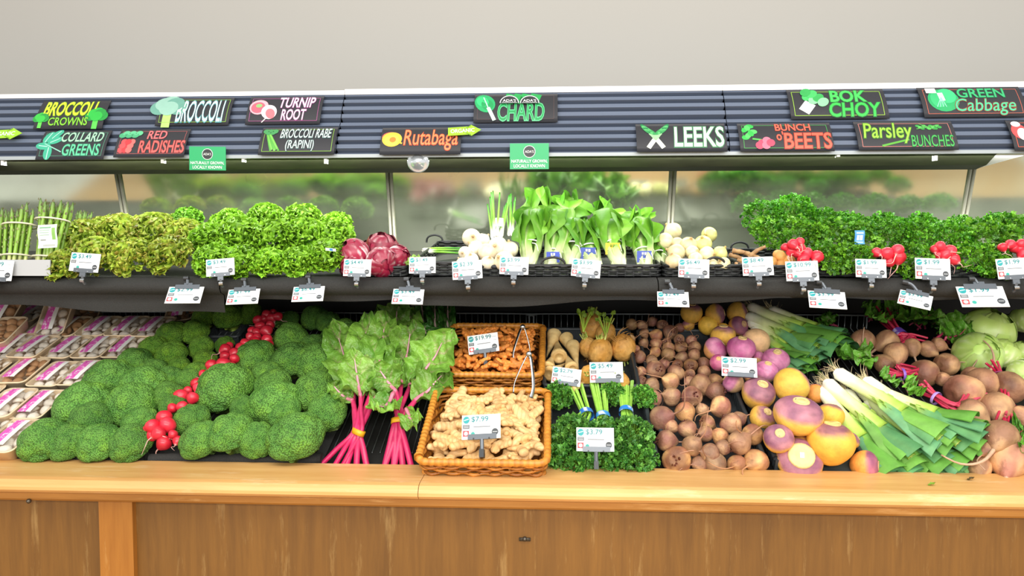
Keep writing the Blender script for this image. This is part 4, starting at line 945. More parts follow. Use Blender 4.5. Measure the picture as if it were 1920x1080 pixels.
# ---- crates, parsnips, celery roots, rabe
def cr(label, fl, fr, bl, br_, H, h=.06, **k):
    xs = [deck_xy(*q, h) for q in (fl, fr, bl, br_)]; crate(label, (xs[0][0] + xs[2][0]) / 2, (xs[1][0] + xs[3][0]) / 2, max(.016, (xs[0][1] + xs[1][1]) / 2), (xs[2][1] + xs[3][1]) / 2, H, front='under the' in label, **k)
cr('dark crate of broccoli rabe beside the ginger basket', (1036, 884), (1240, 886), (1028, 738), (1206, 738), .04)
cr('dark crate under the parsnips and celery roots', (1024, 728), (1196, 728), (1020, 622), (1176, 622), .06)
cr('dark crate of loose beets beside the rabe crate', (1250, 892), (1448, 894), (1206, 612), (1336, 612), .034)
cr('dark crate of rutabagas and turnips beside the beets', (1462, 896), (1640, 898), (1372, 640), (1500, 640), .034)
PS = [parsnip(s) for s in range(4)]
for k, (x0, y0, x1, y1, wd, lab) in enumerate([(1040, 626, 1024, 672, 24, 'topmost cream parsnip leaning beside the turmeric basket'), (1048, 668, 1040, 612, 26, 'cream parsnip with crown facing forward in the middle of the parsnips'), (1028, 690, 1046, 640, 22, 'cream parsnip lying beside the basket edge'), (1062, 634, 1082, 690, 22, 'stubby dark-topped parsnip at the back of the parsnips'),
        (1074, 648, 1086, 700, 22, 'cream parsnip leaning against the celery roots'), (1072, 690, 1050, 640, 22, 'cream parsnip in front beside the price card'), (1030, 702, 1062, 680, 26, 'cream parsnip lying crosswise above the price card'), (1046, 716, 1092, 706, 28, 'cream parsnip lying crosswise behind the price card'), (1066, 728, 1102, 716, 24, 'lowest cream parsnip beside the front celery root')]):
    a, b_ = D(x0, y0, .085), D(x1, y1, .065); s = px2m(wd * 1.18, a) / (2 * .72 * .036); dirv = (a - b_); Ls = max(dirv.length / (.036 * 3.7 * s), .8)
    p = a - dirv.normalized() * .03 * s; put(PS[k % 4], frame(p, dirv, rv(0, 6), (s, s, s * min(Ls, 1.25))), lab, 'parsnip', 'parsnips beside the turmeric')
CE = [celeriac(s) for s in range(3)]
for k, (px, py, wd, up, lab) in enumerate([(1126, 660, 44, (0, -.2, 1), 'knobbly celery root with green top above the front price card'), (1168, 652, 44, (.15, .35, -.75), 'upside-down celery root with green stub hanging beside the beets'), (1104, 652, 34, (-.4, -.3, 1), 'celery root half hidden behind the parsnips'),
        (1108, 706, 42, (-.2, -.9, .3), 'front celery root beside the parsnip price card'), (1160, 716, 36, (0, -.6, .6), 'celery root behind the front price card'), (1108, 612, 42, (0, 0, 1), 'shaded celery root at the back beneath the rack'), (1136, 626, 36, (.2, 0, 1), 'rear celery root with tall yellow-green stalks')]):
    p = D(px, py, .075); put(CE[k % 3], frame(p, up, rv(0, 6), px2m(wd * .57, p) / .054), lab, 'celery root', 'celery roots beside the parsnips')
# leafy stalks on the rear celery roots
def stalks(o, base, n, L, seed, cols=('#a9c545', '#86ac38')):
    rg = np.random.RandomState(seed); mb = MB()
    for k in range(n):
        d = np.array([rg.uniform(-.5, .5), rg.uniform(-.3, .3), 1.]); tip = d * L * rg.uniform(.6, 1); mb.tube(spline([(0, 0, 0), tuple(tip * .5 + [0, 0, .004]), tuple(tip)], 8), np.linspace(.0032, .0018, 8), 6, C(cols[0]))
        for j in range(2):
            V, F, u, v = leaf(.017, .006, 7, 5, .002, 2, .3, .5, seed + k * 3 + j); A = aim(d + rg.normal(size=3) * .5, (0, -1, .4)); mb.add(V @ A.T + tip, F, C(cols[1]) * rg.uniform(.8, 1.2))
    return mb
for px, py, lab in ((1136, 606, 'yellow-green celery leaf tuft standing above the rear celery roots'), (1094, 596, 'small celery leaf tuft beside the turmeric basket corner')):
    o = stalks(None, None, 7, .075, px).build('celery_sprig', leafy); o.location = D(px, py + 26, .10); tag(o, lab, 'celery leaves', 'celery leaf tufts')
# rabe bunches
rabe_m = [parsley_mesh(70 + s, 360, .054, .0095, '#3f7f33', '#7cba4c', 3, .9) for s in range(3)]
RBH = [m.mesh('leafy_head', leafy) for m in rabe_m]
def rabe(label, head, wd, band=None, stem_to=None, tint=(1, 1, 1), seed=0, bc='#2f6fc4'):
    p = D(*head, .065); s = px2m(wd * .5, p) / .056; o = thing('broccoli_rabe_bunch', label, 'broccoli rabe', p, 'broccoli rabe bunches in the dark crate')
    h = child(RBH[seed % 3], o, frame(p, (0, -.5, .85), rv(0, 6), (s, s, s * 1.15)), 'leafy_head'); h.color = (*tint, 1)
    if band:
        B = D(*band, .085); E = D(*stem_to, .075); mb = MB(); rg = random.Random(seed)
        for k in range(11):
            off = Vector((rg.uniform(-.013, .013), rg.uniform(-.006, .006), rg.uniform(-.007, .009))); f = 1.5
            e = E + Vector((off.x * 1.8, rg.uniform(-.012, .02), off.z * 1.5)); mb.tube([tuple(p + off * 2.2 - p), tuple(B + off - p), tuple(e - p)], [.0026, .0032, .0034], 7, C('#8fc04a') * rg.uniform(.8, 1.25))
        mb.build('stems', stemmy, o)
        ax = np.array(E - B); A = aim(ax); ring = np.array([(.0195 * math.cos(a), 0, .0155 * math.sin(a)) for a in np.linspace(0, 6.283, 26, endpoint=False)])
        V = np.vstack([(ring * sc + [0, dy, 0]) @ A.T + np.array(B - p) for dy, sc in ((-.012, 1.03), (-.004, .97), (.005, 1.02), (.012, .98))])
        c = mix(C(bc), C('#dfe8ef'), (fbm(V * 90, seed, 1.2, 2) > .35) * .8); MB().add(V, grid(4, 26, False, True), c).build('tie_band', band_m, o)
rabe('broccoli rabe bunch with blue band nearest the ginger basket', (1072, 822), 80, (1100, 776), (1080, 722), seed=0)
rabe('broccoli rabe bunch with pale blue band in the middle of the crate', (1134, 828), 78, (1131, 782), (1122, 724), seed=1, bc='#3f8fd0')
rabe('broccoli rabe bunch with blue and white band beside the beet crate', (1184, 822), 78, (1174, 772), (1172, 716), seed=2, bc='#2f7fd0')
for k, (x, y, wd, lab) in enumerate([(1068, 866, 86, 'front broccoli rabe head in the crate corner by the ginger basket'), (1132, 874, 76, 'front broccoli rabe head beneath the price card'), (1190, 866, 80, 'front broccoli rabe head beside the beets'), (1046, 748, 56, 'rear broccoli rabe head under the parsnip card'), (1148, 744, 48, 'rear broccoli rabe head beneath the celery root card'), (1204, 748, 48, 'rear broccoli rabe head in the corner by the beets')]):
    rabe(lab, (x, y), wd, seed=k, tint=(.92, 1.0, .95) if k < 3 else (1.1, 1.15, .9))

# ---- loose beets
BT = [beet(s, (.1, .35, .6, .25, .5, .8)[s]) for s in range(6)]
beets = [[(508, 910, 165), (630, 930, 100), (715, 925, 140), (845, 938, 120), (950, 920, 145)],
 [(450, 800, 125), (595, 825, 120), (690, 870, 115), (770, 835, 90), (860, 810, 140)],
 [(478, 720, 85), (568, 735, 110), (665, 760, 95), (750, 775, 100), (815, 705, 125), (930, 765, 120)],
 [(425, 670, 145), (555, 640, 120), (680, 700, 95), (750, 610, 125), (860, 675, 85), (650, 625, 80)],
 [(370, 565, 110), (475, 550, 110), (590, 550, 118), (725, 525, 115), (640, 490, 130)],
 [(310, 465, 62), (370, 485, 85), (470, 465, 105), (580, 470, 70), (725, 460, 85)],
 [(305, 410, 62), (385, 400, 110), (500, 420, 100), (580, 425, 65), (660, 415, 78)],
 [(300, 330, 78), (365, 350, 70), (435, 370, 66), (510, 370, 64), (585, 375, 82), (660, 365, 78)],
 [(385, 300, 66), (455, 315, 82), (535, 330, 72), (605, 315, 78)],
 [(275, 285, 55), (320, 250, 60), (390, 255, 72), (460, 275, 72), (530, 275, 76), (605, 275, 76)],
 [(245, 230, 60), (325, 195, 58), (390, 205, 76), (450, 245, 55), (520, 230, 64), (590, 235, 68)],
 [(255, 145, 70), (315, 150, 60), (370, 130, 62), (425, 150, 66), (470, 190, 88), (525, 165, 60), (575, 160, 60)]]
for r, row in enumerate(beets):
    for k, (cx_, cy, wd) in enumerate(row):
        px, py = 1100 + cx_ / 3, 560 + cy / 3; p = D(px, py, .052 + (.012 if wd > 110 else 0)); s = px2m(wd / 3 * .5, p) / .0335
        up = Vector((rv(-1, 1), rv(-.2, 1), rv(-.6, .9))) if rnd.random() < .72 else Vector((rv(-.4, .4), -1, rv(0, .5)))
        put(BT[rnd.randrange(6)], frame(p, up, rv(0, 6), s), f'loose brown beet, {ORD[r]} row from the wooden rail, {ORD[k]} across from the rabe', 'beet', 'loose beets in the dark crate', rnd.choice(((1.15, 1.08, .95), (1.05, .95, .92), (1.0, .92, .95), (1.2, 1.05, .82), (.95, .9, .92))))

# ---- rutabagas and turnips
RU = [rutabaga(s, '#7c4c64', '#dfae4a', (.38, .6, .26, .45)[s]) for s in range(4)]
RU.append(rutabaga(33, '#7c4c64', '#e3b04a', .30, scar_r=.58))
def sticker(o):
    mb = MB(); mb.box(-.007, .007, -.005, .005, .0520, .0530, C('#eef0ee')); mb.build('sticker', colm, o, False)
TU = [rutabaga(10 + s, '#b8558c', ('#e0a264', '#e8bc8a', '#dfb070')[s], (-.35, -.15, -.5)[s], 'turnip', '#eaa9c0', .30) for s in range(3)]
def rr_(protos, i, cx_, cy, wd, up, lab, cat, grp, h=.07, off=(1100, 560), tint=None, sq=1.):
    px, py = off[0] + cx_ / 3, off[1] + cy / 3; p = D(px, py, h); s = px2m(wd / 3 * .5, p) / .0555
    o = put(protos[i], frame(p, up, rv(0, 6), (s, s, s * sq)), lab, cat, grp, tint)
    if 'sticker' in lab: sticker(o)
G = 'rutabagas beside the leeks'
rr_(RU, 1, 590, 85, 122, (0, -.2, 1), 'shaded rutabaga with purple top at the end of the back row', 'rutabaga', G, .10)
rr_(RU, 2, 722, 88, 118, (.9, -.2, .2), 'shaded golden rutabaga in the middle of the back row', 'rutabaga', G, .10)
rr_(RU, 0, 680, 148, 112, (.8, .5, -.4), 'small all-yellow rutabaga low in the back row', 'rutabaga', G, .07, tint=(1.05, 1.1, .8))
rr_(RU, 1, 845, 78, 122, (1, -.1, .3), 'shaded golden rutabaga with purple side beneath the leek roots', 'rutabaga', G, .10)
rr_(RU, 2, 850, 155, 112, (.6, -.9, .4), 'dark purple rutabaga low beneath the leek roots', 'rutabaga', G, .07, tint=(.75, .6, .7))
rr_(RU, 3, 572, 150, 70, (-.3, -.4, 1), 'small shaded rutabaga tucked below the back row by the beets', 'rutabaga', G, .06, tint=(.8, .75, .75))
rr_(RU, 0, 768, 172, 70, (.2, .9, .3), 'tiny shaded rutabaga between the yellow and the dark one', 'rutabaga', G, .06)
rr_(RU, 2, 965, 538, 185, (.15, -.55, .85), 'rutabaga with purple shoulder and pale round scar beside the beets', 'rutabaga', G, .085)
rr_(RU, 0, 1148, 490, 200, (.85, .5, .5), 'big yellow-faced rutabaga behind the flat purple-topped one', 'rutabaga', G, .11, tint=(1.1, 1.15, 1.05))
rr_(RU, 2, 1290, 535, 112, (.5, .6, .5), 'dark purple rutabaga touching the leek bulbs', 'rutabaga', G, .08, tint=(.9, .62, .78))
rr_(RU, 2, 1190, 662, 272, (.05, -.3, .95), 'widest rutabaga with purple top and rough scar, centre of the heap', 'rutabaga', G, .12, sq=.82)
rr_(RU, 1, 985, 672, 140, (.3, -.5, .6), 'speckled pinkish rutabaga behind the small scarred one', 'rutabaga', G, .06)
rr_(RU, 2, 1078, 790, 165, (-.1, -.75, .65), 'small rutabaga with pale round scar facing up by crate edge', 'rutabaga', G, .09)
rr_(RU, 0, 1372, 662, 150, (.3, .4, .8), 'orange rutabaga between the leeks and the widest rutabaga', 'rutabaga', G, .08)
rr_(RU, 1, 1372, 815, 262, (.05, -.05, 1), 'large golden rutabaga with mauve top in front of the leeks', 'rutabaga', G, .10, tint=(1.1, 1.05, .8))
rr_(RU, 4, 1195, 912, 250, (-.1, -.8, .55), 'front rutabaga on the rail with large oval scar and sticker', 'rutabaga', G, .075, sq=.8)
rr_(RU, 2, 1208, 815, 100, (.3, .4, .5), 'reddish rutabaga wedged between the two front rutabagas', 'rutabaga', G, .05, tint=(.9, .7, .6))
rr_(RU, 3, 1490, 800, 90, (.6, -.2, .4), 'stickered yellow rutabaga half hidden by the leeks', 'rutabaga', G, .07)
rr_(RU, 2, 1562, 938, 165, (.95, -.5, .1), 'purple ribbed rutabaga end against the rail under the leeks', 'rutabaga', G, .06, tint=(1.0, .72, .85))
G = 'purple-topped turnips above the rutabagas'
rr_(RU, 1, 768, 215, 140, (0, -.1, 1), 'golden turnip with purple top at the back by the beets', 'turnip', G, .085)
rr_(TU, 1, 955, 240, 155, (-.3, .6, -.5), 'peach turnip lying purple side down beside the back leeks', 'turnip', G, .10)
rr_(TU, 0, 722, 285, 135, (.7, -.2, .6), 'pink turnip tipped over beside the beets', 'turnip', G, .08)
rr_(TU, 2, 868, 285, 158, (.05, -.3, .95), 'round pink turnip with white crown, middle of the turnips', 'turnip', G, .11)
rr_(TU, 2, 970, 330, 75, (.3, .2, .8), 'small magenta turnip between the two round pink turnips', 'turnip', G, .08)
rr_(TU, 0, 740, 362, 95, (-.1, -.7, .7), 'salmon turnip with green stem stub behind the price card', 'turnip', G, .08, tint=(1.05, .85, .8))
rr_(TU, 1, 1062, 352, 152, (0, -.5, .85), 'pale pink turnip with round white scar beside the leek leaves', 'turnip', G, .09)
rr_(TU, 1, 1008, 412, 130, (.1, -.4, .9), 'pink turnip with long pale scar below the round-scarred one', 'turnip', G, .085)
rr_(TU, 1, 825, 472, 122, (-.85, .2, .5), 'turnip with magenta side and yellow tail under the price card', 'turnip', G, .07)
rr_(TU, 0, 930, 440, 90, (.2, .2, .8), 'orange turnip in the gap under the price card', 'turnip', G, .05)

# ---- leeks
def leek_at(a, b_, ha, hb, seed, lab, grp, rad=.0195, roll_=0.):
    A_, B_ = D(*a, ha + .012), D(*b_, hb + .022); o = leek(seed, (B_ - A_).length, rad)
    m = Matrix(aim(B_ - A_, (0, -.45, .9), roll_).tolist()).to_4x4(); o.matrix_world = Matrix.Translation(A_) @ m; tag(o, lab, 'leek', grp)
c5 = lambda x, y: (1440 + x / 3, 560 + y / 3)
G = 'leeks laid across the rutabagas'
for k, (a, b_, ha, hb, rl, lab) in enumerate([
  (c5(300, 500), c5(690, 985), .085, .055, -.2, 'front leek with pale green edge nearest the rutabagas'),
  (c5(330, 462), c5(845, 925), .105, .075, .1, 'second front leek from the rutabagas, wide blue-green leaf'),
  (c5(385, 405), c5(1010, 815), .13, .10, 0, 'topmost front leek whose cut rolled end faces forward'),
  (c5(540, 455), c5(1105, 850), .115, .085, .15, 'front leek with thick white bulb beside the bunched beets'),
  (c5(590, 515), c5(1195, 745), .10, .10, .3, 'front leek fanning toward the bunched beets'),
  (c5(480, 480), c5(1020, 960), .085, .05, -.1, 'lower front leek between the bulbs and the rail'),
  (c5(430, 520), c5(860, 1010), .075, .035, 0, 'lowest front leek with its leaf tips over the rail'),
  (c5(640, 520), c5(1240, 860), .08, .06, .2, 'front leek underneath reaching the largest beet'),
  (c5(560, 560), c5(1120, 985), .065, .04, 0, 'bottom front leek with cut end by the dark beet')]):
    leek_at(a, b_, ha, hb, k, lab, G, roll_=rl)
G = 'leeks in the shaded back heap'
for k, (a, b_, ha, hb, lab) in enumerate([
  (c5(-100, 40), c5(410, 265), .10, .10, 'topmost back leek with pale blue-green leaves'), (c5(15, 60), c5(440, 250), .11, .08, 'back leek lying furthest up against the beet greens'),
  (c5(-120, 95), c5(320, 300), .085, .085, 'second back leek below the topmost one'), (c5(-110, 130), c5(300, 370), .07, .06, 'middle back leek among the shaded leeks'),
  (c5(-85, 165), c5(215, 410), .06, .05, 'lowest back leek touching the turnips'), (c5(60, 80), c5(470, 320), .07, .06, 'back leek ending against the beet leaf')]):
    leek_at(a, b_, ha, hb, 20 + k, lab, G, .0185, .1 * k)

# ---- beets in bunches
def beet_bunch(label, items, stem_a, stem_b, band, leaves=(), h=.08, bc='#7b4fb0', wide=False, seed=0):
    pts = [(D(*c5(x, y), h), wd) for x, y, wd in items]; cen = sum((p for p, _ in pts), Vector()) / len(pts)
    o = thing('beet_bunch', label, 'beet bunch', cen, 'bunched beets beside the leeks'); rg = random.Random(seed); bandP = D(*c5(*band), h + .015)
    for i, (p, wd) in enumerate(pts):
        s = px2m(wd / 3 * .5, p) / .0335; to = (bandP - p).normalized(); ax = to + Vector((rg.uniform(-.4, .4), rg.uniform(-.3, .3), rg.uniform(-.3, .3)))
        b = child(BB[(i + seed) % 5], o, frame(p, ax, rg.uniform(0, 6), (s, s, s * 1.15)), 'beet'); b.color = (1.2, 1.1, 1.06, 1)
        t_ = obj('taproot', TAPS[(i + seed) % 4], b); t_.matrix_basis = Matrix.Identity(4)
    A_, B_ = D(*c5(*stem_a), h + .01), D(*c5(*stem_b), h + .01); mb = MB()
    for k in range(13):
        off = Vector((rg.uniform(-.012, .012), rg.uniform(-.01, .01), rg.uniform(-.01, .014)))
        near = pts[k % len(pts)][0]; P = spline([tuple(near * .55 + A_ * .45 + off - cen), tuple(A_ + off * 1.1 - cen), tuple(bandP + off * .8 - cen), tuple(B_ + off * 2.2 - cen)], 14)
        mb.tube(P, .0036, 7, mix(C('#b3123c'), C('#d04a64'), [rg.random()])[0])
    mb.build('stems', stemmy, o)
    ax = np.array(B_ - A_); A = aim(ax); hw = .016 if wide else .004; ring = np.array([(.0195 * math.cos(a), 0, .018 * math.sin(a)) for a in np.linspace(0, 6.283, 26, endpoint=False)])
    V = np.vstack([(ring * sc + [0, dy, 0]) @ A.T + np.array(bandP - cen) for dy, sc in ((-hw, 1.02), (-hw * .3, 1.05), (hw * .3, 1.03), (hw, 1.0))])
    c = mix(C(bc), C('#e2d8ee'), (fbm(V * 120, seed, 1.2, 2) > .3) * .75) if wide else C(bc); MB().add(V, grid(4, 26, False, True), c).build('tie_band', band_m, o)
    for k, (a, b_, wd) in enumerate(leaves):
        J, T_ = np.array(D(*c5(*a), h + .015)), np.array(D(*c5(*b_), h + .03)); L = np.linalg.norm(T_ - J)
        mbl, P, r, cc = chard_leaf_mesh(seed * 31 + k, .03, L, wd, .5, .014, '#76b43a', '#4a8a24', '#b01c48'); AA = aim(T_ - J, (0, -.5, .85), rg.uniform(-.4, .4)); mbl.v[0] = mbl.v[0] @ AA.T + J - np.array(cen)
        lf = mbl.build('leaf', crinkly, o); MB().tube(P @ AA.T + J - np.array(cen), r * .5, 6, C('#b33a5a')).build('leaf_rib', stemmy, lf)
    return o
BB = [beet_mesh(50 + s, (.3, .15, .2, .5, .1)[s], 'beet') for s in range(5)]; TAPS = [tail_mesh(60 + s, .095, r=.0046, col='#b8957a') for s in range(4)]
beet_bunch('beet bunch with wide purple band in front of the greens', [(530, 240, 132), (665, 245, 132), (720, 312, 130), (808, 278, 102), (900, 285, 95), (960, 260, 82)], (810, 225), (655, 95), (742, 200),
   [((655, 95), (520, 60), .05), ((660, 90), (800, 50), .05), ((650, 100), (570, 130), .04), ((700, 90), (900, 110), .05), ((690, 100), (1000, 160), .05)], .09, '#6a45a8', True, 1)
beet_bunch('beet bunch with purple tie between the leeks and the cabbages', [(650, 365, 112), (885, 420, 155), (1010, 370, 132), (985, 455, 85)], (830, 415), (690, 420), (752, 425),
   [((470, 320), (500, 395), .05), ((440, 300), (560, 360), .055), ((690, 440), (660, 470), .03), ((1000, 230), (1150, 200), .06), ((980, 200), (1110, 130), .05)], .08, '#8a5fc0', False, 2)
beet_bunch('beet bunch with red stems pointing at the leek leaves', [(1110, 525, 205), (1205, 475, 180), (1360, 500, 185), (1150, 655, 170), (1150, 440, 120)], (1060, 620), (860, 520), (945, 560),
   [((850, 520), (780, 495), .03), ((820, 500), (760, 470), .03)], .10, '#a98ad0', False, 3)
beet_bunch('largest beet bunch resting on the wooden rail', [(1285, 620, 180), (1420, 660, 110), (1305, 785, 195), (1190, 955, 130), (1350, 905, 225), (1410, 830, 120), (1230, 850, 90)], (1330, 560), (1250, 400), (1300, 440),
   [((1380, 760), (1450, 760), .05), ((1400, 780), (1450, 860), .04)], .085, '#9a4a70', False, 4)
# loose beet greens behind the bunches
for k, (x, y, wd, lab) in enumerate([(600, 100, 150, 'shaded beet greens at the back behind the wide purple band'), (850, 130, 190, 'beet greens between the purple band and the cabbages'), (1020, 175, 170, 'bright beet greens overhanging the rear cabbage'), (340, 140, 130, 'dark beet greens beside the back leeks'), (1010, 215, 110, 'crinkled beet greens above the small beets')]):
    p = D(*c5(x, y), .06); s = px2m(wd / 6, p) / .075; o = thing('beet_greens', lab, 'beet greens', p, 'beet greens at the back'); rg = np.random.RandomState(k); mbs = MB()
    for j in range(8):
        a = j * .8 + k; d = np.array([math.cos(a), .5 * math.sin(a) - .2, .35 + .3 * math.sin(2 * a)]); mbl, P, r, cc = chard_leaf_mesh(200 + k * 9 + j, .03, .085 * s, .035 * s, .8, .010, '#5f9a2c', '#356b20', '#a02048', 14, 11)
        A = aim(d, (0, -.5, .8), rg.uniform(-.5, .5)); o2 = np.array([rg.uniform(-.5, .5), 0, rg.uniform(-.1, .2)]) * .06 * s; mbl.v[0] = mbl.v[0] @ A.T + o2; mbl.build('leaf', crinkly, o); mbs.tube(P @ A.T + o2, r * .4, 5, C('#9c3550'))
    mbs.build('stems', stemmy, o)
# ---- cabbages
CB = [wrap_head('cabbage', s, .075, 9, '#a9c95e', '#c9dd8c', '#eef2d0', .55, cabbagey, .07) for s in range(3)]
for k, (x, y, wd, up, lab) in enumerate([(1225, 190, 280, (.2, -.3, .9), 'big green cabbage behind the beet greens'), (1180, 320, 250, (-.3, -.6, .3), 'pale cabbage cut end between beets and big cabbage'), (1320, 310, 170, (.4, .2, .8), 'pale cabbage wedged between the rear cabbages'), (1432, 310, 150, (0, -.2, 1), 'bright green cabbage at the edge of the picture'), (1430, 425, 165, (.3, -.8, -.2), 'white-bottomed front cabbage beside the largest beets'), (1440, 120, 150, (0, .2, 1), 'shaded cabbage at the back beside the big one')]):
    p = D(*c5(x, y), .085); put(CB[k % 3], frame(p, up, k * 1.3, px2m(wd / 6, p) / .077), lab, 'cabbage', 'green cabbages', (1.1, 1.12, 1.1) if k in (1, 4) else (1, 1, .9))

# ---- scraps on the rail
for k, (px, py, c, lab) in enumerate(((1740, 909, '#86b23a', 'green leaf scrap lying on the wooden rail below the leeks'), (1813, 899, '#5a4a2a', 'dark leaf scrap at the back edge of the wooden rail'))):
    p = at_z(px, py, ZR + .0025); V, F, u, v = leaf(.02, .005, 8, 5, .002, 1.5, .3, .6, k); A = aim((1, .2, 0)); o = MB().add(V @ A.T, F, C(c)).build('leaf_scrap', leafy); o.location = p; tag(o, lab, 'leaf', None)
# ================================================================== upper shelf
def U(px, py, y): return at_y(px, py, y)
def shelf_basket(label, px0, px1, y0, y1, H=.034, handles=(), rows=5, py=505):
    xa, xb = U(px0, py, y0).x, U(px1, py, y0).x; o = thing('shelf_basket', label, 'basket', (0, 0, 0), 'black woven baskets on the upper shelf'); an = math.atan(SHELF_S)
    o.matrix_world = Matrix.Translation((0, y0, shelf_z(y0) + .010)) @ Matrix.Rotation(an, 4, 'X'); dy = y1 - y0; mb = MB(); ns = int((xb - xa + dy) * 2 / .024)
    base = np.array(rr_ring((xb - xa) / 2, dy / 2, .02, 0, 8)) + [(xa + xb) / 2, dy / 2, 0]; base = np.vstack([base, base[:1]]); dd = np.r_[0, np.cumsum(np.linalg.norm(np.diff(base, axis=0), axis=1))]
    def ring(n): 
        t = np.linspace(0, dd[-1], n, endpoint=False); return np.stack([np.interp(t, dd, base[:, k]) for k in range(3)], 1)
    P0 = ring(ns * 6); T_ = np.roll(P0, -1, 0) - np.roll(P0, 1, 0); nrm = np.stack([T_[:, 1], -T_[:, 0], 0 * T_[:, 0]], 1); nrm /= np.linalg.norm(nrm, axis=1)[:, None] + 1e-9
    for k in range(rows):
        a = np.arange(len(P0)) / 6 * np.pi + k * np.pi; Q = P0 + nrm * (np.sin(a) * .003)[:, None]; Q[:, 2] = H * (k + .5) / rows
        mb.tube(Q, H / rows * .5, 5, closed=True, caps=False)
    for q in ring(ns): mb.tube([q, q + [0, 0, H]], .0025, 5)
    mb.build('woven_wall', black_plastic, o); Q = ring(120); Q[:, 2] = H; MB().tube(Q, .0045, 7, closed=True, caps=False).build('rim', black_plastic, o)
    MB().box(xa + .004, xb - .004, .004, dy - .004, .0, .003).build('base', black_plastic, o, False)
    for hx, w_, side in handles:
        x = U(hx, py, y0 if side == 0 else y1).x; yy = 0 if side == 0 else dy
        MB().tube(spline([(x - w_, yy, H - .004), (x - w_ * .8, yy, H + .016), (x, yy, H + .024), (x + w_ * .8, yy, H + .016), (x + w_, yy, H - .004)], 16), .0036, 7).build('handle', black_plastic, o)
    return o
shelf_basket('black woven tray under the radicchio heads', 640, 762, 2.175, 2.42, .026)
shelf_basket('black woven basket standing almost empty beside the radicchio', 772, 868, 2.175, 2.70, .040, [(816, .03, 1)])
shelf_basket('black woven basket of white salad turnips', 874, 952, 2.175, 2.60, .030)
shelf_basket('long black woven basket of bok choy', 958, 1238, 2.175, 2.60, .032, [(1037, .036, 0)])
shelf_basket('black woven basket of white onions', 1246, 1392, 2.175, 2.60, .032, [(1340, .028, 0)])
shelf_basket('black woven basket of thin tan roots and potatoes', 1398, 1528, 2.175, 2.56, .030, [(1385, .03, 1)])
shelf_basket('black woven basket of parsley beside the potatoes', 1534, 1706, 2.175, 2.56, .030)
shelf_basket('black woven basket of radish greens at the shelf end', 1712, 1960, 2.175, 2.56, .030)

# ---- asparagus
SPM = [asparagus_spear_mesh(s) for s in range(4)]
def asparagus(label, px, py0, y, n, lean=0., s=1., band=(.35,)):
    base = U(px, py0, y); base.z = shelf_z(y) + .012; o = thing('asparagus_bunch', label, 'asparagus', base, 'asparagus bunches on the upper shelf'); rg = random.Random(px)
    tilt = Matrix.Rotation(lean, 4, 'Y') @ Matrix.Rotation(-.22, 4, 'X')
    for k in range(n):
        q = math.sqrt((k + .5) / n) * .034; a = k * 2.4; M = Matrix.Translation(base) @ tilt @ Matrix.Translation((q * math.cos(a), q * .8 * math.sin(a), rg.uniform(0, .012))) @ Matrix.Rotation(q * 2.2 * math.cos(a), 4, 'Y') @ Matrix.Rotation(-q * 1.5 * math.sin(a), 4, 'X') @ Matrix.Rotation(rg.uniform(0, 6), 4, 'Z') @ Matrix.Scale(s * rg.uniform(.93, 1.06), 4)
        child(SPM[k % 4], o, M, 'spear')
    for f in band:
        ring = [(tilt @ Vector(((.0405 + f * .012) * math.cos(a), (.034 + f * .01) * math.sin(a), .2 * f * s)))[:] for a in np.linspace(0, 6.283, 30, endpoint=False)]
        MB().tube(ring, .0028, 6, C('#d9d2b8'), closed=True, caps=False).build('rubber_band', band_m, o)
    return o
asparagus('asparagus bunch at the shelf end behind the grey lip', -14, 480, 2.24, 15, -.06, .95, (.25,))
asparagus('asparagus bunch behind the grey lip, pale cut ends showing', 28, 480, 2.23, 16, -.03, .98, (.25, .75))
asparagus('asparagus bunch with white card, tallest spears at its side', 84, 478, 2.24, 17, .03, 1.08, (.2, .75))
asparagus('short asparagus bunch tucked behind the red lettuce', 132, 470, 2.36, 14, .05, .85, (.6,))
def slip(label, px, py, y, w_, h_, rot, blocks, group=None, name='produce_tag', base='#e9ebe4', tilt=0.15):
    p = U(px, py, y); o = thing(name, label, 'tag', p, group); a, b_ = px2m(w_, p) / 2, px2m(h_, p) / 2; o.rotation_euler = (R(90) - tilt, rot, 0)
    n = 7; g = [(x, yv, .003 * math.sin(3 * yv / b_)) for x in np.linspace(-a, a, n) for yv in np.linspace(-b_, b_, n)]; g = np.array(g)
    MB().add(np.vstack([g, g - [0, 0, .0006]]), [grid(n, n)[:, ::-1], grid(n, n) + n * n], C(base)).build('slip', colm, o)
    mb = MB()
    for u0, u1, v0, v1, c in blocks:
        g = np.array([(x, yv, .003 * math.sin(3 * yv / b_) + .0006) for x in np.linspace((2 * u0 - 1) * a, (2 * u1 - 1) * a, 3) for yv in np.linspace((2 * v0 - 1) * b_, (2 * v1 - 1) * b_, 5)]); mb.add(g, grid(3, 5)[:, ::-1], C(c))
    if blocks: mb.build('printing', colm, o)
    return o
slip('white printed card tied to the tallest asparagus bunch', 89, 443, 2.165, 37, 44, -.05, [(.1, .7, .84, .9, '#6fa07a'), (.1, .62, .74, .77, '#8fb09a'), (.1, .6, .64, .67, '#8fb09a'), (.1, .6, .54, .57, '#8fb09a'), (.74, .92, .35, .85, '#7fae5a'), (.12, .4, .32, .38, '#8a8f8a'), (.25, .9, .06, .16, '#a8aca6')], 'tags on the greens')

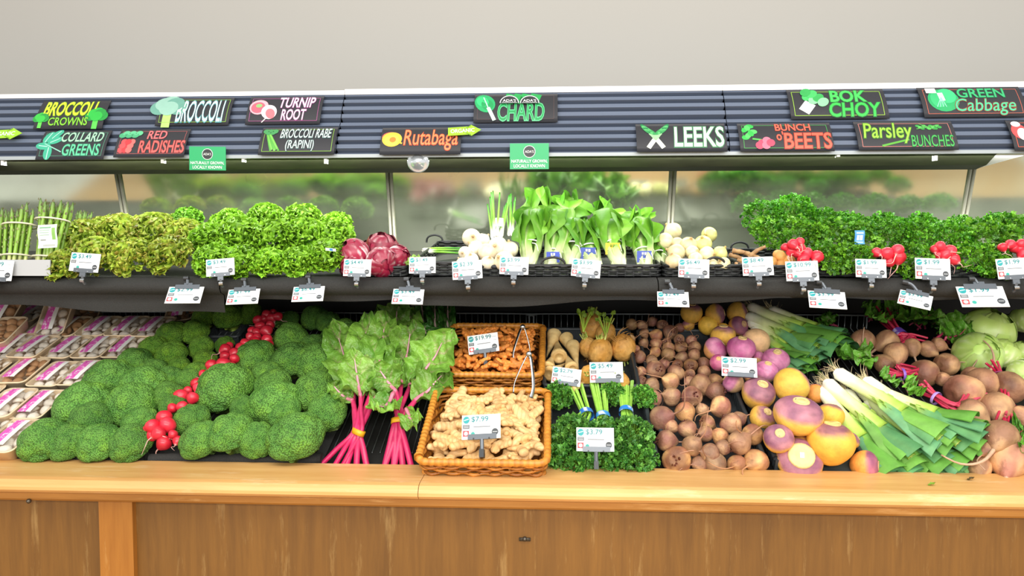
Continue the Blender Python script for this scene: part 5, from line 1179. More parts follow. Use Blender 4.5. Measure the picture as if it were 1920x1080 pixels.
# ---- lettuces
lett_mat = leafy
def clump(mbs, name, part, mat):
    out_ = []
    for m in mbs:
        o = thing(name); m.build(part, mat, o); out_.append(o)
    return out_
RL = clump([frilly(105, .095, .056, .025, .010, 5.0, 300 + s, '#86b030', '#b0c944', .42, 12, 17, 1.8, '#9c6c3c', 1.0) for s in range(3)], 'red_leaf_lettuce', 'leaves', leafy)
GL = clump([frilly(105, .095, .058, .024, .010, 5.2, 320 + s, '#4a8a14', '#8cc62c', .45, 12, 17, 1.8, '#a8da40', 1.1) for s in range(3)], 'green_leaf_lettuce', 'leaves', leafy)
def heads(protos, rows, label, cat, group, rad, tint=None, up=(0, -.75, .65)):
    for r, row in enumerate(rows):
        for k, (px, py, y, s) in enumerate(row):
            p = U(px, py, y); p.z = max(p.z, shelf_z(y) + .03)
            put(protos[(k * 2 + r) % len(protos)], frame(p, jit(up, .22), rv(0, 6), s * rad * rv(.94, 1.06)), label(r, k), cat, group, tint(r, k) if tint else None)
heads(RL, [[(122, 500, 2.165, .85), (178, 482, 2.20, .95), (248, 484, 2.19, 1.0), (318, 480, 2.19, .95)], [(158, 448, 2.34, 1), (222, 440, 2.36, 1.05), (290, 440, 2.36, 1.05), (344, 446, 2.34, .9)], [(190, 436, 2.58, .9), (262, 432, 2.58, .9), (330, 432, 2.58, .9)]],
      lambda r, k: f'red leaf lettuce head in the {("front", "second", "rearmost")[r]} row, {ORD[k]} from the asparagus', 'lettuce', 'red leaf lettuce heads', .80)
heads(GL, [[(398, 490, 2.175, .85), (450, 494, 2.17, .85), (506, 496, 2.17, .85), (560, 492, 2.18, .8), (612, 482, 2.19, .85)], [(392, 450, 2.30, .95), (448, 446, 2.28, 1), (512, 450, 2.27, 1), (572, 446, 2.28, .95), (626, 452, 2.29, .9)], [(432, 420, 2.44, .85), (500, 414, 2.45, .9), (566, 414, 2.45, .9), (626, 428, 2.46, .8)], [(420, 428, 2.62, .85), (490, 424, 2.62, .9), (560, 424, 2.62, .9), (630, 428, 2.62, .85)]],
      lambda r, k: f'curly green leaf lettuce in the {("front", "middle", "back", "hindmost")[r]} row, {ORD[k]} from the red lettuce', 'lettuce', 'curly green lettuce heads', .78)
for k, (px, py, lab) in enumerate([(350, 385, 'dark green loose lettuce leaning on the mirror behind the red lettuce')]):
    put(GL[0], frame(U(px, py + 30, 2.50), (0, -.6, .7), 1, .62), lab, 'lettuce', None, (.7, .85, .8))

# ---- radicchio
RC = [wrap_head('radicchio', 400 + s, .045, 8, '#7d1430', '#a02444', '#ead6d6', .75, cabbagey, .12) for s in range(3)]
for k, (px, py, wd, y, up, lab) in enumerate([(664, 478, 62, 2.22, (-.5, -.5, .6), 'radicchio head against the green lettuce'), (716, 464, 58, 2.28, (.2, -.3, .9), 'topmost radicchio head of the pile'), (746, 482, 46, 2.22, (.8, -.5, .4), 'radicchio head beside the near-empty basket'), (716, 492, 60, 2.19, (.5, -.8, -.2), 'front radicchio head behind the price card'), (660, 502, 44, 2.18, (-.2, -.8, -.4), 'white-ribbed radicchio head low beside the lettuce'), (690, 470, 40, 2.33, (0, -.3, 1), 'radicchio head tucked behind the topmost one')]):
    p = U(px, py, y); put(RC[k % 3], frame(p, up, k * 1.7, px2m(wd / 2, p) / .047), lab, 'radicchio', 'radicchio heads')

# ---- things in the small baskets
SO = MB(); rgx = random.Random(5)
def scallions(label, px, py, y, n, L, dirv, tag_c=None, bend=0.):
    p = U(px, py, y); p.z = max(p.z, shelf_z(y) + .02); o = thing('spring_onion_bunch', label, 'spring onions', p, 'spring onion bunches'); rg = random.Random(px); d = Vector(dirv).normalized()
    for k in range(n):
        off = Vector((rg.uniform(-.014, .014), rg.uniform(-.008, .008), rg.uniform(-.006, .006))); t = np.linspace(0, 1, 14); e = d * L * rg.uniform(.85, 1.05) + off * 1.8
        P = np.array([tuple(off + e * u + Vector((bend * math.sin(u * 2.6), 0, 0)) + Vector((0, 0, -.5 * abs(bend) * u * u))) for u in t]); c = mix(C('#eceadb'), C('#7fb53a'), smoothstep(.12, .4, t)); c = mix(c, C('#3f8f2a'), smoothstep(.5, 1, t))
        MB().tube(P, np.interp(t, [0, .06, .2, 1], [.004, .0075, .0042, .0022]), 7, c).build('stalk', stemmy, o)
    if tag_c:
        q = d * L * .35; A = aim(d); ring = np.array([(.02 * math.cos(a), 0, .013 * math.sin(a)) for a in np.linspace(0, 6.283, 22, endpoint=False)])
        V = np.vstack([(ring + [0, dy, 0]) @ A.T + np.array(q) for dy in (-.014, .014)]); MB().add(V, grid(2, 22, False, True), mix(C('#e9ece8'), C(tag_c), (fbm(V * 100, 3, 1.5, 2) > .3) * .8)).build('tie_band', band_m, o)
    return o
scallions('spring onion bunch with white band standing behind the white turnips', 932, 446, 2.46, 10, .145, (.05, .25, 1), '#5a8fc0')
scallions('single curved spring onion bunch lying in the near-empty basket', 800, 470, 2.46, 5, .18, (.7, .45, .1), None, -.03)
scallions('pale spring onion tops leaning on the mirror beside the bok choy', 962, 440, 2.50, 8, .135, (.1, .3, 1))
sprout = thing('artichoke', 'small pale green artichoke tip behind the price card', 'artichoke', U(780, 498, 2.20)); MBs = MB()
for k in range(22):
    a = k * 2.4; V, F, u, v = leaf(.03, .011, 6, 5, .0, 1, .6, .6, k); t_ = k / 22; d = np.array([math.cos(a) * t_ * 1.2, -.3 + math.sin(a) * t_, 1.1 - t_]); MBs.add(V @ aim(d, (math.cos(a), math.sin(a), .3)).T + d * .006, F, mix(C('#c5d48a'), C('#7fae3a'), u))
MBs.build('bracts', leafy, sprout)
WT = [onion(500 + s, '#e9e3cf', '#dcc9a0', 'salad_turnip') for s in range(3)]
for k, (px, py, wd, y, lab) in enumerate([(866, 494, 24, 2.185, 'first'), (884, 488, 30, 2.19, 'second'), (915, 494, 30, 2.185, 'third'), (946, 490, 40, 2.18, 'fourth'), (872, 474, 26, 2.24, 'first'), (892, 466, 32, 2.26, 'second'), (914, 474, 38, 2.23, 'third'), (934, 462, 38, 2.25, 'fourth'), (956, 468, 34, 2.24, 'fifth'), (884, 446, 36, 2.38, 'first'), (905, 452, 30, 2.37, 'second')]):
    row = 'front' if k < 4 else 'middle' if k < 9 else 'rear'; p = U(px, py, y); up = (Vector((rv(-.5, .5), rv(-.6, .4), rv(.2, .9))) if rnd.random() < .6 else Vector((rv(-.3, .3), -1, rv(-.2, .3))))
    put(WT[k % 3], frame(p, up, rv(0, 6), px2m(wd / 2, p) / .036), f'white salad turnip in the {row} row of its basket, {lab} from the empty basket', 'turnip', 'white salad turnips', (1.03, .96, .9) if k % 3 == 0 else (1, 1, 1))

# ---- bok choy
BKM = [bok_leaf_mesh(600 + s, dark=.1 * s) for s in range(5)]
def bok(label, base, tip, y, wd, tagc=None, n=7, seed=0, band=.42, lean=0.25):
    A_, T_ = U(*base, y), U(*tip, y + lean * .5); A_.z = max(A_.z, shelf_z(y) + .006); o = thing('bok_choy', label, 'bok choy', A_, 'bok choy bunches in the long basket'); d = (T_ - A_); L = d.length; s = L / .215; d.normalize(); rg = random.Random(seed)
    r0 = px2m(wd / 2, A_)
    for k in range(n):
        a = k * 2.4 + seed; t_ = .55 + .45 * math.sqrt((k + .5) / n); side = Vector((math.cos(a), .8 * math.sin(a), 0)); q = A_ + side * r0 * .42 * t_
        lf = Matrix(aim(d + side * (.16 + .22 * t_), -side, rg.uniform(-.2, .2)).tolist()).to_4x4(); ss = s * rg.uniform(.85, 1.05); w_ = r0 / .042
        child(BKM[(k + seed) % 5], o, Matrix.Translation(q) @ lf @ Matrix.Diagonal((w_ * 1.15, ss, w_, 1)), 'leaf')
    c = d * L * band; A = aim(d); rr = r0 * .86; ring = np.array([(rr * math.cos(a), 0, rr * .85 * math.sin(a)) for a in np.linspace(0, 6.283, 28, endpoint=False)]) @ A.T + np.array(c)
    MB().tube(ring, .0022, 6, C('#e6e6dc'), closed=True, caps=False).build('twist_tie', band_m, o)
    f = np.array(c) + np.array([0.004, -rr * .95, .004]); MB().tube(spline([f, f + [.012, -.006, -.004], f + [.018, -.006, -.024]], 8), .0016, 5, C('#e6e6dc')).build('tie_end', band_m, o)
    if tagc:
        tw, th = r0 * .62, r0 * .62; g = np.array([(x, -rr * 1.05 - .004 - .002 * math.cos(x / tw * 1.5), z) for x in np.linspace(-tw, tw, 7) for z in np.linspace(-th, th * .6, 5)]) + np.array(c) + np.array([-.004, 0, -.008])
        MB().add(np.vstack([g, g + [0, .0008, 0]]), [grid(7, 5), grid(7, 5)[:, ::-1] + 35], C(tagc)).build('paper_tag', colm, o); mb = MB()
        for (u0, u1, v0, v1) in ((-.35, -.1, .05, .4), (0, .3, .0, .4), (-.7, .7, -.5, -.4), (-.6, .5, -.75, -.68)): mb.box(c.x - .004 + u0 * tw, c.x - .004 + u1 * tw, c.y - rr * 1.05 - .0075, c.y - rr * 1.05 - .0065, c.z - .008 + v0 * th, c.z - .008 + v1 * th, C('#e8ebf2' if tagc[1] < '8' else '#6f8f2a'))
        mb.build('printing', colm, o)
    return o
bok('bok choy bunch with white twist tie beside the salad turnips', (992, 508), (1000, 398), 2.19, 42, None, 7, 1, .44)
bok('bok choy bunch with blue tag, second along the long basket', (1032, 508), (1056, 400), 2.20, 40, '#3a4fb0', 7, 2, .30)
bok('short bok choy bunch with loose tie, third along the long basket', (1070, 506), (1078, 420), 2.19, 40, None, 6, 3, .5)
bok('bok choy bunch with small blue tag above its stalks', (1116, 508), (1092, 426), 2.20, 46, '#3a4fa0', 7, 4, .48)
bok('bok choy bunch with yellow tag in the long basket', (1164, 508), (1136, 412), 2.19, 44, '#f0bf2a', 7, 5, .5)
bok('bok choy bunch with blue tag at its side beside the onions', (1212, 508), (1202, 424), 2.20, 44, '#3f52a8', 7, 6, .40)
bok('small bok choy bunch squeezed against the onion basket', (1240, 500), (1232, 452), 2.24, 30, None, 6, 7, .45)
for k, (b_, t_, wd, lab) in enumerate([((1010, 450), (1014, 372), 44, 'first'), ((1062, 450), (1066, 380), 44, 'second'), ((1130, 456), (1140, 398), 44, 'third'), ((1184, 458), (1194, 410), 42, 'fourth')]):
    bok(f'dark-leaved bok choy bunch in the rear row, {lab} from the spring onions', b_, t_, 2.46, wd, None, 7, 20 + k)

# ---- white onions, thin roots, potatoes
ON = [onion(520 + s) for s in range(3)]
for k, (px, py, wd, y, row, n_) in enumerate([(1263, 491, 32, 2.185, 'front', 0), (1304, 486, 28, 2.19, 'front', 1), (1336, 496, 22, 2.185, 'front', 2), (1357, 495, 26, 2.185, 'front', 3), (1268, 474, 35, 2.23, 'second', 0), (1298, 474, 28, 2.24, 'second', 1), (1325, 477, 31, 2.22, 'second', 2), (1350, 475, 28, 2.23, 'second', 3),
        (1247, 452, 32, 2.31, 'third', 0), (1270, 458, 27, 2.30, 'third', 1), (1291, 460, 33, 2.28, 'third', 2), (1318, 458, 34, 2.29, 'third', 3), (1262, 434, 34, 2.40, 'rear', 0), (1330, 440, 30, 2.38, 'rear', 1)]):
    p = U(px, py, y); put(ON[k % 3], frame(p, Vector((rv(-1, 1), rv(-.9, .3), rv(-.2, .9))), rv(0, 6), px2m(wd / 2, p) / .0355), f'white onion in the {row} row of its basket, {ORD[n_]} from the bok choy', 'onion', 'white onions in the black basket', (.86, .95, .55) if k in (11, 7, 13) else (1.02, .94, .86) if k in (0, 10) else (1, 1, .92))
for k, (a, b_) in enumerate([((1368, 478), (1412, 496)), ((1374, 470), (1426, 484)), ((1384, 488), (1420, 500)), ((1396, 474), (1436, 494)), ((1404, 482), (1436, 462)), ((1378, 496), (1400, 500)), ((1410, 496), (1446, 500))]):
    A_, B_ = U(*a, 2.26 - .008 * k), U(*b_, 2.22 - .006 * (k % 3));
    P = spline([tuple(A_ - A_), tuple((B_ - A_) * .5 + Vector((0, 0, .004))), tuple(B_ - A_)], 12); mb = MB().tube(P, np.linspace(.0075, .004, 12) * (1 + .12 * np.sin(np.arange(12) * 2.1 + k)), 9, mix(C('#a98558'), C('#8a6640'), .5 + .5 * np.sin(np.arange(12) * 1.7)))
    o = mb.build('burdock_root', rooty); o.location = A_; tag(o, f'thin tan root between onions and potatoes, {ORD[k]} of its small heap', 'root vegetable', 'thin tan roots beside the onions')
for k, (px, py, wd, lab) in enumerate([(1462, 480, 28, 'topmost'), (1446, 492, 26, 'lowest'), (1480, 490, 28, 'nearest radish'), (1466, 496, 24, 'front')]):
    o = potato(530 + k, '#e0a45a'); p = U(px, py, 2.2 + .012 * (k == 0)); o.matrix_world = frame(p, (rv(-.4, .4), -.4, .8), rv(0, 6), px2m(wd / 2, p) / .034); tag(o, f'yellow potato, {lab} one beneath the upper radish bunch', 'potato', 'yellow potatoes')

# ---- parsley, herbs and the radish bunches in front of them
PM = clump([parsley_mesh(700 + s, 260, .080, .0150, '#2f7014', '#79b52a', 3, .8) for s in range(3)], 'parsley_bunch', 'foliage', leafy)
PC = clump([parsley_mesh(720 + s, 420, .078, .0105, '#2c7412', '#6cb024', 3, .85) for s in range(2)], 'curly_parsley_bunch', 'foliage', leafy)
heads(PM, [[(1556, 486, 2.17, .72), (1600, 488, 2.17, .75), (1712, 492, 2.17, .8), (1830, 488, 2.17, .8), (1868, 500, 2.17, .7)], [(1440, 440, 2.34, .8), (1500, 440, 2.30, .85), (1556, 446, 2.26, .85), (1612, 452, 2.25, .85), (1842, 448, 2.26, .9), (1900, 440, 2.28, .9)]],
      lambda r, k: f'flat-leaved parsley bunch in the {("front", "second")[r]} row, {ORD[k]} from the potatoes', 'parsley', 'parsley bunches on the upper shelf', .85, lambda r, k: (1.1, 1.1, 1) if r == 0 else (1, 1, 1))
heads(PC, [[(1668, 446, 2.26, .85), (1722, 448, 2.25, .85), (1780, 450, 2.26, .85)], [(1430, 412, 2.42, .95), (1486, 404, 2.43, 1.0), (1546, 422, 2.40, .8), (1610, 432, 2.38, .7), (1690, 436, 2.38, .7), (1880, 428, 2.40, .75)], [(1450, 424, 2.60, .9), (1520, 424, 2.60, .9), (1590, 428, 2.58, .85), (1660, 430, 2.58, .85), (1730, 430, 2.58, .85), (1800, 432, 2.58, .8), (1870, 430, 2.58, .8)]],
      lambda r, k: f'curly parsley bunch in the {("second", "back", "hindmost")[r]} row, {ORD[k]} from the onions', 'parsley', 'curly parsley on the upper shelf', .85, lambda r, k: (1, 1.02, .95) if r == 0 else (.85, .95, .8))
UB = [('red radish bunch on the yellow potatoes of the upper shelf', [(1487, 459, 11), (1500, 454, 9), (1499, 466, 11), (1482, 472, 10), (1512, 476, 12), (1531, 482, 13), (1507, 487, 12), (1496, 475, 10), (1472, 464, 8)]),
 ('red radish bunch in the parsley below the blue tag', [(1644, 474, 10), (1663, 476, 13), (1683, 470, 12), (1684, 484, 14), (1667, 492, 10)]),
 ('red radish bunch in the parsley, third along the upper shelf', [(1753, 468, 9), (1763, 463, 11), (1781, 471, 12), (1771, 478, 12), (1789, 487, 12), (1775, 487, 9), (1759, 479, 8)]),
 ('red radish bunch at the far end of the upper shelf', [(1880, 464, 9), (1894, 459, 10), (1915, 458, 10), (1910, 468, 10), (1918, 477, 12), (1902, 466, 9)])]
for lab, it in UB:
    radish_bunch(lab, it, group='radish bunches on the upper shelf', back=(0, .08, .0), at=lambda px, py: U(px, py, 2.135 + rv(0, .015)))
slip('small blue tag standing in the parsley above the radishes', 1612, 445, 2.16, 18, 26, 0, [(.15, .85, .75, .85, '#cfe2f2'), (.2, .45, .3, .65, '#cfe2f2'), (.5, .8, .3, .65, '#dfeaf4'), (.15, .85, .1, .2, '#9fc6e8')], 'tags on the greens', base='#3f86cf')
slip('small white and blue tag under the curly green lettuce', 620, 468, 2.10, 20, 5, .1, [(.4, .7, .1, .9, '#3f86cf')], 'tags on the greens')
# ================================================================== lettering, signs and price cards
_txt = {}
def text_raw(body, off, shear=0.):
    k = (body, off, shear)
    if k not in _txt:
        cu = bpy.data.curves.new('t', 'FONT'); cu.body = body; cu.offset = off; cu.shear = shear; cu.resolution_u = 3; o = bpy.data.objects.new('t', cu); COL.objects.link(o)
        me = bpy.data.meshes.new_from_object(o.evaluated_get(bpy.context.evaluated_depsgraph_get())); V = np.array([v.co[:] for v in me.vertices]); F = [np.array([p.vertices[:] for p in me.polygons if len(p.vertices) == n]) for n in (3, 4)]
        big = [p.vertices[:] for p in me.polygons if len(p.vertices) > 4]
        if big: F[0] = np.array(list(map(tuple, F[0])) + [(q[0], q[i], q[i + 1]) for q in big for i in range(1, len(q) - 1)])
        bpy.data.objects.remove(o); bpy.data.curves.remove(cu); bpy.data.meshes.remove(me); _txt[k] = (V, [f for f in F if len(f)])
    return _txt[k]
def put_text(mb, body, x0, x1, y0, y1, z, col, bold=.012, shear=0., outline=None, ow=.035):
    V, F = text_raw(body, bold, shear); lo, hi = V.min(0), V.max(0); sx, sy = (x1 - x0) / (hi[0] - lo[0]), (y1 - y0) / (hi[1] - lo[1])
    tr = lambda P, zz: np.stack([x0 + (P[:, 0] - lo[0]) * sx, y0 + (P[:, 1] - lo[1]) * sy, 0 * P[:, 0] + zz], 1)
    if outline is not None:
        V2, F2 = text_raw(body, bold + ow, shear); mb.add(tr(V2, z), F2, C(outline))
    mb.add(tr(V, z + .0005), F, C(col))
def ell(mb, x, y, rx, ry, z, col, rot=0., n=20):
    a = np.linspace(0, 2 * np.pi, n, endpoint=False); px_, py_ = rx * np.cos(a), ry * np.sin(a); c, s = math.cos(rot), math.sin(rot)
    V = np.stack([x + px_ * c - py_ * s, y + px_ * s + py_ * c, 0 * a + z], 1); V = np.vstack([V, [(x, y, z)]]); j = np.arange(n); mb.add(V, np.stack([np.full(n, n), j, (j + 1) % n], 1), C(col))
def bar(mb, x0, y0, x1, y1, wd, z, col):
    d = np.array([x1 - x0, y1 - y0]); nn = np.array([-d[1], d[0]]) / (np.linalg.norm(d) + 1e-9) * wd / 2
    mb.add([(x0 - nn[0], y0 - nn[1], z), (x1 - nn[0], y1 - nn[1], z), (x1 + nn[0], y1 + nn[1], z), (x0 + nn[0], y0 + nn[1], z)], np.array([(0, 1, 2, 3)]), C(col))
def conform(mb, h, bow):
    """Cut the flat shapes across and lay them on the bowed board."""
    me = mb.mesh('tmp', colm); bm = bmesh.new(); bm.from_mesh(me); 
    for k in range(1, 6):
        y = -h / 2 + h * k / 6; bmesh.ops.bisect_plane(bm, geom=bm.verts[:] + bm.edges[:] + bm.faces[:], plane_co=(0, y, 0), plane_no=(0, 1, 0))
    for v in bm.verts: v.co.z += bow * (1 - (2 * v.co.y / h) ** 2)
    bm.to_mesh(me); bm.free(); me.polygons.foreach_set('use_smooth', [False] * len(me.polygons)); return me
FUP = Vector((0, FT[0] - FB[0], FT[1] - FB[1])).normalized(); FN = Vector((0, -FUP.z, FUP.y))
def at_face(px, py, o=.0235): return hit(px, py, Vector((0, *FB)) + FN * o, FN)
chalk = plain('chalkboard_card', C('#232328'), .5, bump=.1, bscale=300)
SIGNS = 'hand-lettered chalk signs on the canopy'
def sign(label, r, border, draw, bow=.006, tint=None):
    c = at_face((r[0] + r[2]) / 2, (r[1] + r[3]) / 2); tl, br_ = at_face(r[0], r[3]), at_face(r[2], r[1]); w_ = br_.x - tl.x; h_ = (at_face((r[0] + r[2]) / 2, r[1]) - at_face((r[0] + r[2]) / 2, r[3])).length
    o = thing('produce_sign', label, 'sign', c, SIGNS); o.matrix_world = Matrix.Translation(c) @ Matrix(((1, 0, 0), (0, FUP.y, FN.y), (0, FUP.z, FN.z))).to_4x4()
    mb = MB(); ys = np.linspace(-h_ / 2, h_ / 2, 9); top = [(x, y, bow * (1 - (2 * y / h_) ** 2)) for x in (-w_ / 2, w_ / 2) for y in ys]; V = np.vstack([top, np.array(top) - [0, 0, .002]])
    mb.add(V, [grid(2, 9), grid(2, 9)[:, ::-1] + 18, np.array([(0, 9, 27, 18), (8, 26, 35, 17)])]); e = [(i, i + 18, i + 19, i + 1) for i in range(8)] + [(i, i + 1, i + 19, i + 18) for i in range(9, 17)]; mb.add(V, np.array(e)); mb.build('board', chalk, o)
    X = lambda u: (u - .5) * w_; Y = lambda v: (v - .5) * h_
    if border:
        mb = MB(); q = .0014; xx, yy = X(.955), Y(.90)
        for a in ((-xx, -yy, xx, -yy), (-xx, yy, xx, yy), (-xx, -yy, -xx, yy), (xx, -yy, xx, yy)): bar(mb, *a, q, .0004, border)
        obj('border_line', conform(mb, h_, bow), o)
    class A: pass
    d = A(); d.mb = MB(); d.m2 = MB(); d.t = MB(); d.X, d.Y, d.w, d.h = X, Y, w_, h_
    def T(body, u0, u1, v0, v1, col, outline=None, shear=0., bold=.012, ow=.035): put_text(d.t, body, X(u0), X(u1), Y(v0), Y(v1), .0008, col, bold, shear, outline, ow)
    def E(u, v, ru, rv_, col, z=0, rot=0.): ell(d.mb if u < .52 else d.m2, X(u), Y(v), ru * h_, rv_ * h_, .0006 + z * .0002, col, rot)
    def B(u0, v0, u1, v1, wd, col, z=0): bar(d.mb if (u0 + u1) / 2 < .52 else d.m2, X(u0), Y(v0), X(u1), Y(v1), wd * h_, .0006 + z * .0002, col)
    draw(T, E, B)
    if d.mb.n: obj('painted_pattern', conform(d.mb, h_, bow), o)
    if d.m2.n: obj('painted_pattern', conform(d.m2, h_, bow), o)
    if d.t.n: obj('lettering', conform(d.t, h_, bow), o)
    return o
def floret(E, B, u, v, s, col, stem, dark):
    B(u, v - .28 * s, u + .004, v - .02, .12 * s, stem)
    for k, (a, b_) in enumerate([(-.09, .05), (.0, .16), (.09, .05), (-.05, .12), (.05, .12), (0, .04)]): E(u + a * s * .7, v + b_ * s, .14 * s, .13 * s, col if k % 2 else dark, 1 + k)
def leafp(E, B, u, v, ru, rv_, rot, col, rib, z=0): E(u, v, ru, rv_, col, z, rot); B(u - ru * .32 * math.cos(rot), v - ru * .9 * math.sin(rot), u + ru * .3 * math.cos(rot), v + ru * .85 * math.sin(rot), .025, rib, z + 1)
def s1(T, E, B): T('BROCCOLI', .09, .84, .42, .94, '#c9e02e', '#5f8a1a', 0, .02); T('CROWNS', .2, .77, .10, .36, '#79c02e', '#27451a'); floret(E, B, .08, .28, .9, '#2fae3c', '#58c048', '#1f8a34'); floret(E, B, .88, .34, 1.25, '#22a83a', '#4fc048', '#178a34')
def s2(T, E, B):
    for a in ((.10, .74, 1.2), (.20, .84, .9), (.07, .42, -.1), (.22, .62, .4), (.16, .2, 1.6)): leafp(E, B, a[0], a[1], .22, .12, a[2], '#35a080', '#a8d8c4')
    B(.08, .5, .36, .22, .03, '#86c4ae', 4); T('COLLARD', .30, .92, .56, .92, '#9cc0a8', '#2f6a55'); T('GREENS', .37, .92, .10, .48, '#57b68c', '#1f5f48', 0, .015)
def s3(T, E, B):
    for k in range(9): E(.09 + (k % 3) * .055 + (k // 3) * .012, .22 + (k // 3) * .14, .095, .10, ('#d8474a', '#c23238', '#e2635f')[k % 3], k % 4)
    for k in range(6): E(.06 + k * .045, .74 + .08 * (k % 2), .11, .10, ('#3f9a6a', '#57b07f')[k % 2], 5)
    T('RED', .42, .69, .60, .92, '#d8686a', '#5a2a2c'); T('RADISHES', .34, .985, .12, .54, '#ea5a55', '#6a2224', 0, .015)
def s4(T, E, B): floret(E, B, .14, .5, 2.0, '#86b0a0', '#9ec86a', '#5f9484'); T('BROCCOLI', .27, .90, .10, .86, '#e6eeee', '#4a8c92', 0, .0)
def s5(T, E, B):
    E(.15, .58, .27, .27, '#e6a0a8', 0); E(.14, .56, .2, .2, '#d85a6a', 1); E(.15, .62, .09, .07, '#7fae6a', 3); E(.30, .40, .22, .25, '#e8dfe0', 2, .4); E(.32, .34, .13, .18, '#e06a72', 3, .4); B(.27, .18, .22, .05, .03, '#d8c8c8', 3)
    T('TURNIP', .42, .90, .54, .93, '#ead8e6', '#8a3f78', .1, .012); T('ROOT', .47, .80, .12, .48, '#e6d6e2', '#8a3f78', .1, .012)
def s6(T, E, B):
    for k in range(7): B(.06 + .012 * k, .85 - .03 * k, .16 + .018 * k, .12 + .03 * (k % 3), .05, ('#4f9a3a', '#6fb84c')[k % 2], k % 3)
    for k in range(5): E(.06 + .03 * k, .82 - .05 * (k % 2), .09, .09, '#3f8a4f', 4)
    T('BROCCOLI RABE', .26, .93, .56, .92, '#d6e0dc', '#3f6a66', .12, .0); T('(RAPINI)', .35, .72, .10, .48, '#d2dcd8', '#3f6a66', .08, .0)
def s7(T, E, B): E(.14, .52, .30, .27, '#e8b83a', 1); E(.12, .60, .26, .2, '#d8584a', 0); E(.14, .48, .22, .2, '#f0cf4a', 2); E(.15, .5, .1, .1, '#d8782a', 3); B(.22, .42, .27, .36, .05, '#e8b83a', 2); T('Rutabaga', .29, .96, .12, .88, '#f08050', '#a83a1c', .08, .0, .03)
def s8(T, E, B):
    E(.13, .64, .27, .34, '#1f9a5a', 0, .5); E(.10, .70, .16, .2, '#2fb56c', 1, .5); E(.16, .58, .16, .2, '#178a4c', 1, .5); B(.25, .06, .17, .48, .10, '#bcd8cc', 3); B(.17, .48, .11, .86, .03, '#a8d8bc', 3)
    for u in (.43, .53, .62, .73): B(u - .03, .62, u + .02, .98, .3, '#1f9448', 0)
    T('CHARD', .29, .84, .05, .62, '#1f8a4a', '#5fd08a', .06, .0, .035)
def s9(T, E, B):
    for sgn, u0 in ((1, .13), (-1, .30)):
        B(u0, .12, u0 + sgn * .10, .50, .13, '#dfe6d0', 1); B(u0 + sgn * .07, .40, u0 + sgn * .14, .64, .14, '#8cc08a', 2)
        for k in range(3): E(u0 + sgn * (.15 + .022 * k), .70 + .05 * k, .22, .075, ('#2f8a4a', '#4fa860', '#1f7040')[k], 3, sgn * (.65 + .18 * k))
    T('LEEKS', .42, .975, .14, .86, '#e0e8d4', '#3f7a52', .08, .015)
def s10(T, E, B):
    for k in range(7): E(.07 + .03 * (k % 4), .45 + .07 * k, .11, .08, ('#2fa844', '#4fc45a')[k % 2], k % 3, k)
    B(.14, .4, .24, .36, .05, '#4fb04a', 3)
    for k, (a, b_) in enumerate([(.24, .26), (.29, .34), (.21, .18), (.28, .18), (.33, .26)]): E(a, b_, .12, .12, ('#a8405a', '#c86a80')[k % 2], 4 + k)
    T('BUNCH', .40, .78, .68, .95, '#e8604a', '#7a2a20'); T("o'", .40, .475, .34, .66, '#e8604a', '#7a2a20'); T('BEETS', .475, .98, .07, .60, '#ea5c46', '#8a2a1c', .06, .015)
def s11(T, E, B):
    B(.14, .22, .22, .5, .30, '#dfe6e0', 0); B(.13, .25, .22, .55, .05, '#a8c8b4', 2)
    for k, (a, b_) in enumerate([(.20, .72), (.26, .60), (.31, .68), (.25, .82), (.35, .52), (.19, .88)]): E(a, b_, .17, .13, ('#3fae5a', '#7fd090', '#2f9a4a')[k % 3], 3 + k, .8)
    T('BOK', .43, .80, .52, .94, '#3fbe52', '#1f7a30', .08, .02); T('CHOY', .40, .93, .05, .50, '#2fae44', '#1a6a2a', .1, .02)
def s12(T, E, B):
    E(.22, .54, .40, .38, '#1f9a5a', 0); E(.26, .68, .24, .26, '#35b874', 1); E(.17, .56, .2, .28, '#2faa68', 2); B(.20, .78, .21, .5, .14, '#cfeede', 3)
    for k in range(4): B(.14 + .03 * k, .3, .20, .62, .02, '#86d8b0', 4)
    B(.07, .86, .17, .86, .18, '#e9e9e6', 6); T('GREEN', .37, .83, .60, .93, '#2fa868', '#145a3a', .06, .012); T('Cabbage', .32, .90, .04, .56, '#3fc088', '#7a3a24', .25, .0)
def s13(T, E, B):
    for k in range(11): E(.64 + .022 * k, .80 - .05 * (k % 3), .06, .05, ('#2f8a3a', '#4fae4f')[k % 2], k % 3)
    B(.62, .68, .86, .84, .02, '#58a84c', 4); B(.66, .88, .80, .66, .02, '#58a84c', 4); B(.24, .12, .52, .32, .06, '#4f9a2c', 1)
    T('Parsley', .07, .57, .20, .92, '#8fce3c', '#3a6a1c', .22, .005); T('BUNCHES', .54, .965, .09, .46, '#3aa048', '#164a22', .1, .0)
def s14(T, E, B): E(.1, .6, .2, .25, '#d84a4a', 0); E(.13, .5, .14, .2, '#efe6e6', 1); E(.09, .85, .12, .1, '#e8ecf4', 2)
